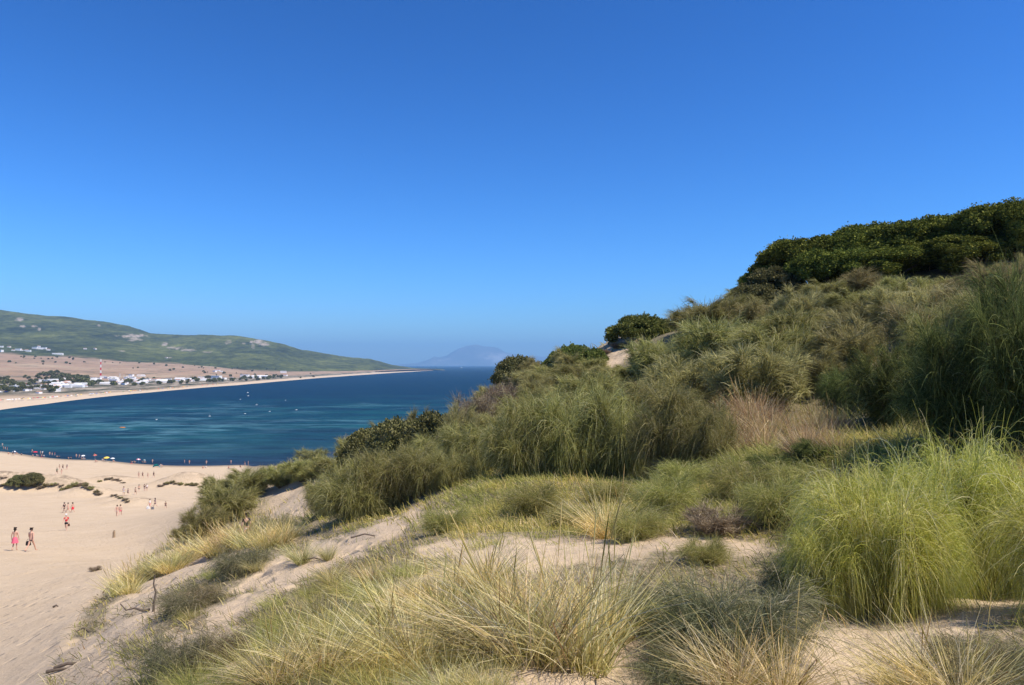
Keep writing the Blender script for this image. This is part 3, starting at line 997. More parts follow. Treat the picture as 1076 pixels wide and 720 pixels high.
place_broom('wiry2', 735, 720, 60, 190, 'flattened wiry grey shrub at the bottom edge right of centre')
# middle mound
for i, a in enumerate([
        (498, 503, 72, 100, 'drooping olive broom at the left end of the central broom thicket'),
        (545, 505, 98, 115, 'drooping broom second from the left in the central thicket'),
        (600, 505, 112, 130, 'tall drooping broom in the middle of the central thicket'),
        (652, 503, 116, 130, 'tallest drooping broom right of the middle of the central thicket'),
        (705, 500, 104, 120, 'drooping broom near the right end of the central thicket'),
        (742, 492, 84, 95, 'short drooping broom closing the central thicket on the right'),
        (575, 470, 70, 130, 'broom crown showing behind the middle of the central thicket'),
        (690, 455, 62, 140, 'broom crown showing behind the right of the central thicket')]):
    place_broom('mid%d' % (i % 3), *a)
for i, a in enumerate([
        (372, 548, 76, 110, 'feathery broom at the left front of the shrubs left of the central thicket'),
        (405, 532, 72, 95, 'tall feathery broom beside the sand track left of the central thicket'),
        (345, 540, 50, 70, 'small feathery broom above the orange sand slip'),
        (440, 522, 62, 80, 'feathery broom between the sand track and the central thicket'),
        (470, 512, 48, 70, 'low feathery broom touching the left end of the central thicket')]):
    place_broom('mid%d' % ((i + 1) % 3), *a)
for i, a in enumerate([
        (214, 566, 42, 66, 'rounded broom at the foot of the dune beside the open sand'),
        (238, 548, 50, 74, 'rounded broom above the dune foot, facing the beach'),
        (262, 522, 38, 62, 'broom with its crown against the beach at the dune edge'),
        (296, 512, 30, 52, 'small dark broom against the shoreline at the dune edge'),
        (318, 505, 28, 60, 'grey-green broom in front of the waterline left of the dark bushes'),
        (345, 500, 28, 60, 'grey-green broom below the dark bushes, in front of the sea'),
        (232, 530, 36, 52, 'broom half hidden behind the rounded brooms at the dune foot'),
        (195, 568, 20, 44, 'low dark broom lowest on the dune foot')]):
    place_broom('plumed%d' % (i % 2), *a)
# dark bushes before the sea
place_broom('mastic0', 388, 492, 46, 66, 'dark evergreen bush standing against the sea, leftmost of its row', name='evergreen_bush', sink=0.3)
place_broom('mastic1', 422, 492, 56, 80, 'broad dark evergreen bush against the sea, second of its row', name='evergreen_bush', sink=0.3)
place_broom('mastic0', 460, 490, 62, 76, 'dark evergreen bush against the sea, highest of its row', name='evergreen_bush', sink=0.3)
place_broom('plumed0', 405, 488, 54, 54, 'grey-green feathery bush between the first two dark evergreens')
place_broom('plume1', 440, 484, 56, 50, 'olive feathery bush between the last two dark evergreens')
place_broom('plumed1', 372, 490, 40, 50, 'grey-green feathery bush at the left end of the dark evergreens')
place_broom('mid1', 452, 502, 50, 80, 'yellow-green broom in front of the dark evergreens')
place_broom('plume0', 484, 482, 66, 56, 'olive feathery bush right of the dark evergreens')
place_broom('dry', 500, 462, 62, 80, 'brownish dry bush on the slope right of the dark evergreen bushes', name='dry_bush')
place_broom('dry', 525, 440, 46, 60, 'brown dry bush higher up the ridge below the grey skyline shrub', name='dry_bush')
place_broom('plumed1', 328, 490, 24, 44, 'grey bush low on the ridge before the waterline', name='grey_bush')
place_broom('dry', 372, 480, 26, 40, 'thin leafless bush at the left foot of the dark evergreens', name='dry_bush')
# skyline plants
place_broom('mastic1', 543, 398, 33, 52, 'grey-green bush alone on the skyline above the sea', name='skyline_bush', sink=0.7)
place_broom('green0', 607, 386, 34, 70, 'rounded green bush on the skyline left of the bare sandy knoll', name='skyline_bush', sink=0.7)
place_broom('green0', 674, 352, 32, 78, 'bright green flat-topped bush on top of the bare sandy knoll', name='skyline_bush', sink=0.8)
place_broom('green0', 640, 358, 20, 34, 'small green bush at the left foot of the flat-topped bush', name='skyline_bush', sink=0.6)
place_broom('dry', 650, 366, 9, 36, 'dry brown brush on the face of the sandy knoll', name='dry_bush')
for a in [(634, 374, 9, 30, 'dry brown brush low on the left of the sandy knoll'), (676, 366, 10, 34, 'dry brown brush on the right shoulder of the sandy knoll')]:
    place_broom('dry', *a, name='dry_bush')
place_broom('dry', 570, 392, 14, 50, 'dry brown brush between the two skyline bushes', name='dry_bush')
# the belt of low pines on the crest
for i, (px, d, top, wp) in enumerate([(806, 52, 284, 56), (850, 50, 252, 100), (905, 49, 240, 110), (960, 48, 231, 110), (1012, 47, 227, 105), (1062, 44, 214, 110), (1120, 43, 205, 120), (880, 46, 262, 90), (940, 45, 262, 100), (1000, 44, 250, 90)]):
    a, b = ray(px, top)
    x, y = a * d, d
    z = gz(x, y)
    ztop = CAMZ + b * d
    lab = ['low windswept pine at the left tip of the pine belt on the crest', 'round-crowned pine second from the left in the pine belt', 'dense pine left of the middle of the pine belt', 'dense pine in the middle of the pine belt', 'dense pine right of the middle of the pine belt', 'highest pine of the belt, at the right edge of the photo', 'pine of the belt just outside the right edge',
           'low front pine under the second and third pines of the belt', 'low front pine under the middle pines of the belt', 'low front pine under the right part of the belt'][i]
    k = 'pine%d' % (i % 2)
    fm, bm_, H, R = PROTO[k]
    hh = ztop - z + 0.2
    sw = scl(wp, d) / (2 * R) * 1.25
    o = thing('pine_tree', lab, 'tree', (x, y, z - 0.2), rnd.uniform(0, 6.28), (sw, sw, hh / H), 'low pines on the crest')
    obj('crown', fm, o)
    obj('trunk', bm_, o)
place_broom('plumed1', 534, 400, 24, 34, 'ragged low bush leaning on the left of the lone skyline bush', name='skyline_bush')
place_broom('plume1', 557, 398, 24, 40, 'pale ragged bush right of the lone skyline bush', name='skyline_bush')
place_broom('mastic0', 812, 312, 34, 66, 'dark windswept bush under the left end of the pine belt', name='windswept_bush', sink=0.2)
place_broom('mastic0', 774, 326, 14, 34, 'lowest dark bush at the far left tip of the pine belt', name='windswept_bush', sink=0.1)
place_broom('mastic1', 790, 322, 26, 54, 'low dark windswept bush tapering off the left end of the pine belt', name='windswept_bush', sink=0.3)
for i, (px, py, hp, wp) in enumerate([(565, 400, 22, 50), (583, 402, 26, 60), (600, 400, 24, 56), (622, 392, 22, 46), (640, 400, 20, 56), (662, 398, 20, 50)]):
    place_broom(['plume0', 'plumed0', 'plume2', 'plumed1'][i % 4], px, py, hp, wp, 'low olive scrub running along the ridge below the skyline bushes', group='scrub below the skyline bushes', sink=0.1)
place_broom('plumed0', 778, 324, 26, 46, 'sparse twiggy bush at the left end of the pine belt')
# right hand slope: big dark brooms
for k, *a in [
        ('deep0', 1005, 472, 165, 150, 'big deep green broom behind the tallest bright weeping broom'),
        ('deep1', 1072, 470, 215, 160, 'tallest deep green broom at the right edge behind the weeping brooms'),
        ('deep1', 935, 452, 100, 120, 'deep green broom left of the big one, above the reddish grass'),
        ('mid0', 1046, 380, 92, 120, 'pale feathery broom below the pines at the right edge'),
        ('deep0', 1140, 440, 190, 150, 'deep green broom just beyond the right edge'),
        ('mid1', 985, 395, 84, 110, 'feathery broom between the deep green brooms and the pale slope'),
        ('deep0', 892, 440, 62, 84, 'deep green broom at the right side of the shaded hollow'),
        ('plumed0', 815, 428, 62, 84, 'olive broom at the left side of the shaded hollow'),
        ('plume2', 852, 412, 56, 84, 'olive broom roofing the shaded hollow')]:
    place_broom(k, *a)
# upper slope thicket
spots = []
upper = [(560, 405, 560, 445), ]
for row, (yo, hp, wp) in enumerate([(8, 34, 66), (26, 48, 84), (50, 60, 104), (80, 72, 118), (112, 80, 124), (138, 72, 118)]):
    px = 600 + row * 9
    while px < 1076 + 30:
        sk_ = np.interp(px, [540, 600, 655, 700, 770, 900, 1076, 1200], [400, 392, 366, 352, 330, 308, 292, 280])
        py = sk_ + yo + rnd.uniform(-6, 6)
        lim = np.interp(px, [600, 760, 850, 900, 1076], [450, 445, 420, 410, 400])
        ok = py < lim and not (606 < px < 702 and py < 392) and not (835 < px < 905 and py > 412)
        if px < 640 and row > 2:
            ok = ok and py > 395
        if ok:
            spots.append((px, py, hp * rnd.uniform(0.7, 1.25), wp * rnd.uniform(0.85, 1.15), row))
        px += wp * rnd.uniform(0.5, 0.8)
for i, (px, py, hp, wp, row) in enumerate(spots):
    place_broom('plume%d' % rnd.randrange(4) if rnd.random() < 0.5 else 'plumed%d' % rnd.randrange(2), px, py, hp, wp,
                ('feathery olive broom ' if row % 2 else 'pale olive broom ') + ('just under the pine belt' if row < 2 and px > 760 else 'on the ridge between sandy knoll and pines' if row < 2 else 'on the slope below the right half of the pines' if px > 900 else 'on the slope below the left half of the pines' if px > 760 else 'on the slope right of the sandy knoll'), group='brooms covering the upper slope', sink=0.15)
# the ridge going down to the left
for i in range(26):
    px = rnd.uniform(385, 570)
    top = np.interp(px, [385, 470, 540, 570], [488, 452, 402, 398])
    py = top + rnd.uniform(6, 60)
    place_broom(rnd.choice(['plume0', 'plume2', 'plumed0', 'plume3', 'dry']), px, py, rnd.uniform(20, 34), rnd.uniform(44, 66),
                'low broom among many on the ridge that falls towards the sea', group='brooms covering the ridge', sink=0.1)
# straw reeds, purple heath, and small bushes in the grass
place_broom('dry', 752, 562, 42, 110, 'purplish-brown twiggy bush in the olive grass left of the weeping broom', name='heath_bush')
place_broom('dry', 700, 508, 34, 60, 'reddish-brown twiggy bush at the foot of the central thicket', name='heath_bush')
place_broom('dry', 690, 545, 18, 50, 'tiny purplish bush in the olive grass at the centre', name='heath_bush')
place_broom('deep0', 812, 498, 26, 80, 'low deep green broom in front of the reddish straw reeds')
place_broom('deep1', 858, 486, 30, 70, 'dark low broom beside the shaded hollow right of centre')

# ------------------------------------------------------------------ grass: clumps as things, the fine cover as stuff
TUF = [tuft(100 + i, 400, 0.15, 0.78, 0.5, 0.0062, 6, L_straw, (-0.22, 0.05), 0.25, 4) for i in range(3)]
TUG = [tuft(110 + i, 420, 0.20, 0.62, 0.7, 0.0040, 6, L_grass, (-0.28, 0.1), 0.4, 2) for i in range(3)]
L_red = leafmat('reddish_straw', [(0.0, (0.26, 0.14, 0.08)), (0.3, (0.44, 0.30, 0.15)), (0.7, (0.66, 0.50, 0.28)), (1.0, (0.82, 0.70, 0.48))], 0.35, 0.12)
TUX = [tuft(130 + i, 260, 0.25, 0.9, 0.30, 0.010, 5, L_red, (-0.05, 0.0), 0.12, 12) for i in range(2)]
TUR = [tuft(120 + i, 260, 0.25, 0.9, 0.30, 0.011, 5, L_straw, (-0.05, 0.0), 0.12, 10) for i in range(2)]


def place_tuft(pr, px, py, hp, label, group=None, wide=1.0, rz=None, name='marram_tuft'):
    h_ = hit(px, py)
    if h_ is None:
        return
    x, y, z = h_
    s = scl(hp, y) / 0.78
    me, st = pr
    o = obj(name, me, None, (x, y, z), label=label, category='grass clump', kind='thing')
    o.rotation_euler = (0, 0, rnd.uniform(-0.7, 0.7) if rz is None else rz)
    o.scale = (s * wide, s * wide, s)
    if group:
        o['group'] = group
    if st:
        obj('seed_head', st, o)
    return o


for i, (px, py, hp, wd_, lab) in enumerate([
        (608, 700, 150, 1.15, 'big golden marram tuft standing on the sand at bottom centre'),
        (560, 698, 140, 1.2, 'golden marram tuft left of the big one, leaning left'),
        (520, 690, 110, 1.2, 'golden marram tuft at the left foot of the two big ones'),
        (640, 668, 100, 1.3, 'golden marram tuft leaning right behind the big one'),
        (440, 704, 100, 1.3, 'straw coloured marram tuft at bottom left of centre'),
        (395, 700, 84, 1.3, 'straw coloured marram tuft left of the bottom one, spreading'),
        (470, 660, 74, 1.3, 'golden marram tuft on the rise behind the bottom tufts'),
        (340, 712, 84, 1.3, 'marram tuft at the bottom, third left of the big one'),
        (420, 645, 62, 1.3, 'golden marram tuft on the crest of the rise'),
        (290, 722, 70, 1.4, 'marram tuft at the bottom near the pale sand'),
        (820, 735, 95, 1.3, 'thin straw tuft at the bottom edge below the grey shrub'),
        (770, 730, 85, 1.2, 'thin straw tuft at the bottom edge right of the big tuft'),
        (960, 735, 80, 1.3, 'thin straw tuft at the bottom edge below the weeping broom'),
        (1010, 738, 95, 1.4, 'thin straw tuft in the bottom right corner'),
        (318, 592, 34, 1.0, 'small lone straw tuft on the pale sand ridge'),
        (345, 588, 24, 1.0, 'smallest lone straw tuft on the pale sand ridge'),
        (640, 565, 62, 1.2, 'green-gold tuft above the middle sand patch'),
        (510, 620, 70, 1.3, 'golden tuft at the lower edge of the middle sand patch')]):
    place_tuft(TUF[i % 3], px, py, hp, lab, wide=wd_)

nt_ = 0
# lower left slope: streaming clumps
for i in range(300):
    px = rnd.uniform(70, 560)
    py = rnd.uniform(555, 745)
    b_ = float(baremask(np.array([px]), np.array([py]))[0])
    if b_ > 0.3 or px < np.interp(py, _by, _bx) + 18 or nt_ >= 66:
        continue
    dens = 0.35 + 0.4 * sstep(250, 420, px)
    if rnd.random() > dens:
        continue
    h_ = hit(px, py)
    hp = rnd.uniform(0.24, 0.42) * 783 / h_[1]
    hp = min(hp, 62)
    place_tuft(rnd.choice(TUF + TUG + TUG if px > 250 else TUG), px, py, hp,
               'marram clump bending left ' + ('at the bottom edge of the slope' if py > 690 else 'low on the slope near the open sand' if px < 250 else 'beside the pale sand ridge' if py < 610 else 'in the golden grass left of the big tuft'), 'marram clumps on the lower left slope', rnd.uniform(1.0, 1.5))
    nt_ += 1
# row of reeds at the dune foot by the open sand
for i in range(26):
    u = i / 25
    px = 128 + u * 175 + rnd.uniform(-4, 4)
    py = np.interp(px, [120, 150, 200, 260, 310], [632, 612, 590, 575, 570]) + rnd.uniform(-4, 4)
    place_tuft(rnd.choice(TUR), px, py, rnd.uniform(16, 26), 'upright straw reed clump along the dune foot, ' + ('at the lower left end of the line' if px < 185 else 'in the middle of the line' if px < 245 else 'at the upper right end of the line'), 'reed clumps along the dune foot', rnd.uniform(1.2, 1.8), name='reed_clump')
for i in range(24):
    px = rnd.uniform(755, 885)
    py = rnd.uniform(446, 484)
    place_tuft(rnd.choice(TUX), px, py, rnd.uniform(22, 36), 'reddish straw reed clump in the patch beside the dark hollow', 'reed clumps beside the dark hollow', rnd.uniform(1.0, 1.5), name='reed_clump')
for i in range(10):
    px = rnd.uniform(950, 1076)
    place_tuft(rnd.choice(TUR), px, np.interp(px, [950, 1076], [312, 300]) + rnd.uniform(0, 8), rnd.uniform(10, 16), 'pale grass clump in the fringe under the pine belt', 'pale grass under the pines', 1.6, name='pale_grass')


def cover_grass(name, n, matl, hfun, seed, keep, wpx=0.9, label=None, lean=0.55, K=4, th0=-0.70, th1=0.78, r0=2.2, r1=95):
    rs = np.random.default_rng(seed)
    th_ = rs.uniform(th0, th1, n)
    r_ = np.exp(rs.uniform(math.log(r0), math.log(r1), n))
    # pull the blades into small clumps
    x, y = r_ * np.sin(th_), r_ * np.cos(th_)
    z = hz(x, y)
    a, b = pix(x, y, z)
    k = keep(a, b, x, y, r_, rs)
    x, y, z, a, b, r_ = [v[k] for v in (x, y, z, a, b, r_)]
    n = len(x)
    h = hfun(a, b, x, y, r_) * rs.uniform(0.45, 1.15, n)
    wind = fbm(x / 3 + 3, y / 3, 2)
    az = math.pi + wind * 3.0 + rs.normal(size=n) * 0.9
    ln = lean * rs.uniform(0.3, 1.6, n)
    d_ = np.stack([np.cos(az) * ln, np.sin(az) * ln, np.ones(n)], 1)
    p = make_paths(np.stack([x, y, z - 0.02], 1), d_, h, 0.45 * rs.uniform(0.2, 1.5, n), K, rs, 0.12)
    wd_ = np.maximum(0.0032, wpx * r_ / 783.0) * rs.uniform(0.5, 1.3, n)
    ww = wd_[:, None] * np.linspace(1, 0.25, K)[None, :]
    o = obj(name, mesh_np(name, *ribbons(p, ww, rs), matl))
    o['kind'] = 'stuff'
    return o


def _clump(x, y, s):
    return fbm(x / s + 31, y / s + 7, 3)


def k_green(a, b, x, y, r, rs):
    bare = baremask(a, b)
    bm_ = beachmask(a, b)
    dens = np.where(b > 560, 0.26, 1.0) * sstep(-0.35, 0.1, _clump(x, y, np.clip(r / 8, 0.5, 3)))
    dens = np.where((a > 560) & (b > 470) & (b < 575), 0.8, dens) * np.where((b < 430) & (a > 590), 0.25, 1.0)
    dens = dens * (1 - 0.93 * bare) * (1 - bm_)
    return (rs.random(len(a)) < dens)


def k_straw(a, b, x, y, r, rs):
    bare = baremask(a, b)
    bm_ = beachmask(a, b)
    dens = sstep(0.0, 0.35, _clump(x + 50, y, np.clip(r / 8, 0.5, 3))) * np.where(b > 560, 0.5, 0.9) + 0.06
    dens = dens * np.where((b < 430) & (a > 590), 0.3, 1.0)
    dens = dens * (1 - 0.90 * bare) * (1 - bm_)
    return (rs.random(len(a)) < dens)


def h_g(a, b, x, y, r):
    return np.where(b > 560, 0.24, 0.36) + (b < 490) * 0.25 + np.clip(r - 25, 0, 40) * 0.006


cover_grass('fine_grass', 260000, L_grass, lambda a, b, x, y, r: np.where(b < 500, 0.5, 0.34) * (1 - 0.4 * (b > 545)), 210,
            lambda a, b, x, y, r, rs: (rs.random(len(a)) < (sstep(455, 500, a) * sstep(440, 470, b) * (1 - sstep(560, 585, b)) * (1 - 0.9 * baremask(a, b)) * (0.25 + 0.75 * sstep(-0.3, 0.2, _clump(x + 9, y, 1.6))))), wpx=0.55, lean=0.9, r0=7, r1=32, th0=-0.15, K=5)
cover_grass('green_grass', 190000, L_grass, h_g, 201, k_green)
cover_grass('straw_grass', 90000, L_straw, h_g, 202, k_straw)
# low scrub cover of the hidden ground between bushes on the upper slope
cover_grass('fine_litter', 60000, L_dry, lambda a, b, x, y, r: np.full(len(a), 0.10), 203,
            lambda a, b, x, y, r, rs: (rs.random(len(a)) < (0.8 * sstep(0.0, 0.3, _clump(x, y, 0.9)) * (1 - beachmask(a, b)) + 0.02 * (1 - beachmask(a, b)))), lean=3.0, r1=26, wpx=0.6)

cover_grass('grey_grass', 150000, L_grey, lambda a, b, x, y, r: np.full(len(a), 0.26), 220,
            lambda a, b, x, y, r, rs: (rs.random(len(a)) < (0.7 * (1 - sstep(330, 460, a)) * sstep(505, 560, b) * (1 - 0.95 * baremask(a, b)) * (1 - beachmask(a, b)) * (0.15 + 0.85 * sstep(-0.25, 0.15, _clump(x + 70, y, np.clip(r / 10, .6, 3)))))), wpx=0.6, lean=1.3, r0=4, r1=70, th1=0.05, K=5)
cover_grass('wiry_grass', 60000, L_grey, lambda a, b, x, y, r: np.full(len(a), 0.30), 221,
            lambda a, b, x, y, r, rs: (rs.random(len(a)) < (sstep(600, 680, a) * sstep(585, 610, b) * (1 - 0.75 * baremask(a, b)) * sstep(-0.25, 0.15, _clump(x + 90, y, .7)))), wpx=0.6, lean=1.4, r0=2.2, r1=11, K=5)

for i, a in enumerate([
        (560, 540, 40, 90, 'loose young broom left in the olive grass below the central thicket'),
        (640, 528, 34, 80, 'loose young broom in the olive grass under the middle of the thicket'),
        (700, 540, 52, 100, 'loose young broom left of the purplish bush'),
        (668, 566, 46, 90, 'loose young broom right of the big sand patch'),
        (720, 515, 40, 90, 'loose young broom at the foot of the right end of the thicket'),
        (780, 525, 56, 110, 'loose young broom behind the purplish bush'),
        (815, 548, 60, 110, 'loose young broom between the purplish bush and the weeping brooms'),
        (838, 520, 50, 100, 'loose young broom left of the weeping brooms, in front of the reeds'),
        (470, 560, 34, 80, 'loose young broom beside the broken sand strip left of centre'),
        (600, 552, 30, 70, 'low young broom just behind the big sand patch'),
        (740, 590, 34, 80, 'low young broom between the two pale sand patches'),
        (860, 560, 52, 90, 'loose young broom touching the weeping brooms on the left')]):
    place_broom('young%d' % (i % 2), *a)
for i, a in enumerate([
        (185, 715, 70, 90, 'thin twiggy bush at the bottom left of the slope'), (230, 700, 60, 80, 'thin twiggy bush right of the bottom left one'), (255, 600, 36, 80, 'twiggy bush above the pale sand ridge'), (200, 640, 34, 90, 'twiggy bush beside the upright dead stick'), (290, 560, 26, 60, 'twiggy bush behind the reed line')]):
    place_broom('wiry' if i % 2 else 'wiry2', *a, name='twiggy_bush')

cover_grass('dead_twigs', 16000, L_dry, lambda a, b, x, y, r: 0.05 + 0.16 * np.random.default_rng(9).random(len(a)) ** 2, 230,
            lambda a, b, x, y, r, rs: (rs.random(len(a)) < ((1 - beachmask(a, b)) * (0.25 + 0.75 * sstep(-0.1, 0.3, _clump(x + 4, y, .5))))), lean=7.0, r0=2.2, r1=14, wpx=0.75, K=5)

# a little of the slope that goes on to the right of the view
for i in range(26):
    d = rnd.uniform(9, 38)
    x = d * rnd.uniform(0.74, 1.25)
    place_broom(['mid0', 'mid1', 'plume0', 'deep0', 'plumed0', 'plume3'][i % 6], 0, 0, rnd.uniform(1.3, 2.4) * 783 / d, rnd.uniform(2.4, 4.2) * 783 / d, 'broom growing on the slope just beyond the right edge', group='brooms beyond the right edge', base=(x, d, gz(x, d)), sink=0.1)

# ------------------------------------------------------------------ people
def skin_mesh(name, verts, edges, radii, m=None, sub=1):
    me = bpy.data.meshes.new(name + '_sk')
    me.from_pydata(verts, edges, [])
    ob = bpy.data.objects.new(name + '_sk', me)
    COL.objects.link(ob)
    ob.modifiers.new('skin', 'SKIN')
    if not me.skin_vertices:
        bm = bmesh.new()
        bm.from_mesh(me)
        bm.verts.layers.skin.verify()
        bm.to_mesh(me)
        bm.free()
    for i, r in enumerate(radii):
        me.skin_vertices[0].data[i].radius = r if isinstance(r, tuple) else (r, r)
        me.skin_vertices[0].data[i].use_root = (i == 0)
    s = ob.modifiers.new('sub', 'SUBSURF')
    s.levels = s.render_levels = sub
    dg = bpy.context.evaluated_depsgraph_get()
    out = bpy.data.meshes.new_from_object(ob.evaluated_get(dg))
    out.name = name
    bpy.data.objects.remove(ob)
    for p in out.polygons:
        p.use_smooth = True
    out.materials.clear()
    if m:
        out.materials.append(m)
    return out


def join_np(me, v, f, m):
    """append tube geometry (fingers, nose, ears) to a mesh"""
    bm = bmesh.new()
    bm.from_mesh(me)
    vs = [bm.verts.new(p) for p in v]
    for a in f:
        try:
            bm.faces.new([vs[i] for i in a]).smooth = True
        except ValueError:
            pass
    bm.to_mesh(me)
    bm.free()
    return me


def body(pose):
    sw = {'walk': 0.42, 'stride': -0.36, 'stand': 0.05, 'sit': 0}[pose]
    if pose == 'sit':
        pel = Vector((0, 0, 0.13))
        J = dict(pel=pel, wai=Vector((0, -.06, .33)), che=Vector((0, -.10, .55)), nec=Vector((0, -.09, .70)), hd0=Vector((0, -.06, .78)), hd1=Vector((0, -.04, .87)), hd2=Vector((0, -.05, .95)))
        for s, n in ((-1, 'l'), (1, 'r')):
            J['sh' + n] = Vector((s * .18, -.10, .62))
            J['el' + n] = Vector((s * .25, .06, .40))
            J['wr' + n] = Vector((s * .16, .28, .38))
            J['ha' + n] = Vector((s * .14, .36, .36))
            J['hi' + n] = Vector((s * .09, .05, .12))
            J['kn' + n] = Vector((s * .13, .42, .42))
            J['an' + n] = Vector((s * .12, .70, .07))
            J['to' + n] = Vector((s * .13, .86, .04))
    else:
        J = dict(pel=Vector((0, 0, .93)), wai=Vector((0, .01, 1.10)), che=Vector((0, .02, 1.31)), nec=Vector((0, .01, 1.47)), hd0=Vector((0, .02, 1.55)), hd1=Vector((0, .03, 1.64)), hd2=Vector((0, .01, 1.72)))
        for s, n in ((-1, 'l'), (1, 'r')):
            a = sw * s
            J['hi' + n] = Vector((s * .09, 0, .88))
            J['kn' + n] = Vector((s * .10, math.sin(a) * .42 + .03, .88 - math.cos(a) * .41))
            b_ = a - (0.5 if a < 0 else 0.05)
            k = J['kn' + n]
            J['an' + n] = Vector((s * .10, k.y + math.sin(b_) * .41, max(.07, k.z - math.cos(b_) * .41)))
            J['to' + n] = J['an' + n] + Vector((s * .02, .16, -.035))
            J['sh' + n] = Vector((s * .175, .01, 1.41))
            J['el' + n] = J['sh' + n] + Vector((s * .07, -math.sin(a) * .24 - .02, -.27))
            J['wr' + n] = J['el' + n] + Vector((s * .02, -math.sin(a) * .22 + .06, -.24))
            J['ha' + n] = J['wr' + n] + Vector((0, .02, -.085))
    return J


def body_mesh(pose):
    J = body(pose)
    order = ['pel', 'wai', 'che', 'nec', 'hd0', 'hd1', 'hd2', 'shl', 'ell', 'wrl', 'hal', 'shr', 'elr', 'wrr', 'har', 'hil', 'knl', 'anl', 'tol', 'hir', 'knr', 'anr', 'tor']
    rad = dict(pel=(.14, .105), wai=(.12, .09), che=(.15, .10), nec=.052, hd0=.07, hd1=(.082, .098), hd2=.06)
    lim = dict(sh=.055, el=.04, wr=.027, ha=(.036, .018), hi=.082, kn=.055, an=.038, to=.032)
    for k in order[7:]:
        rad[k] = lim[k[:2]]
    I = {k: i for i, k in enumerate(order)}
    E = [('pel', 'wai'), ('wai', 'che'), ('che', 'nec'), ('nec', 'hd0'), ('hd0', 'hd1'), ('hd1', 'hd2')]
    for n in 'lr':
        E += [('che', 'sh' + n), ('sh' + n, 'el' + n), ('el' + n, 'wr' + n), ('wr' + n, 'ha' + n), ('pel', 'hi' + n), ('hi' + n, 'kn' + n), ('kn' + n, 'an' + n), ('an' + n, 'to' + n)]
    me = skin_mesh('body', [J[k] for k in order], [(I[a], I[b]) for a, b in E], [rad[k] for k in order])
    ps, rs = [], []
    for n, s in (('l', -1), ('r', 1)):
        d = (J['ha' + n] - J['wr' + n]).normalized()
        w = Vector((0, 1, 0)) if pose != 'sit' else Vector((1, 0, 0))
        for j, L in enumerate((.070, .080, .075, .060)):
            p = J['ha' + n] + w * (.024 - .016 * j) - d * .01
            ps.append([p, p + d * L * .4, p + d * L * .75 - Vector((s * .008, 0, 0)), p + d * L - Vector((s * .02, 0, 0))])
            rs.append([.0085, .008, .0075, .006])
        p = J['wr' + n] + d * .03 + w * .02
        ps.append([p, p + w * .022 + d * .02, p + w * .034 + d * .042, p + w * .036 + d * .06])
        rs.append([.0105, .010, .009, .007])
    h = J['hd1']
    ps.append([h + Vector((0, .085, .02)), h + Vector((0, .102, .0)), h + Vector((0, .108, -.018)), h + Vector((0, .09, -.022))])
    rs.append([.007, .010, .013, .006])
    for s in (-1, 1):
        ps.append([h + Vector((s * .075, 0, .028)), h + Vector((s * .09, -.008, .02)), h + Vector((s * .09, -.005, -.01)), h + Vector((s * .077, .005, -.025))])
        rs.append([.008, .012, .011, .006])
    v, f = tubes(np.array([[list(q_) for q_ in p] for p in ps]), np.array(rs), 6)
    return join_np(me, v, f, None), J


M_skin = flat('tanned_skin', (0.60, 0.36, 0.26), 0.6, 0.08)
CLOTH = {}


def cloth(c, nm):
    if nm not in CLOTH:
        CLOTH[nm] = flat('cloth_' + nm, c, 0.85, 0.12, 6)
    return CLOTH[nm]


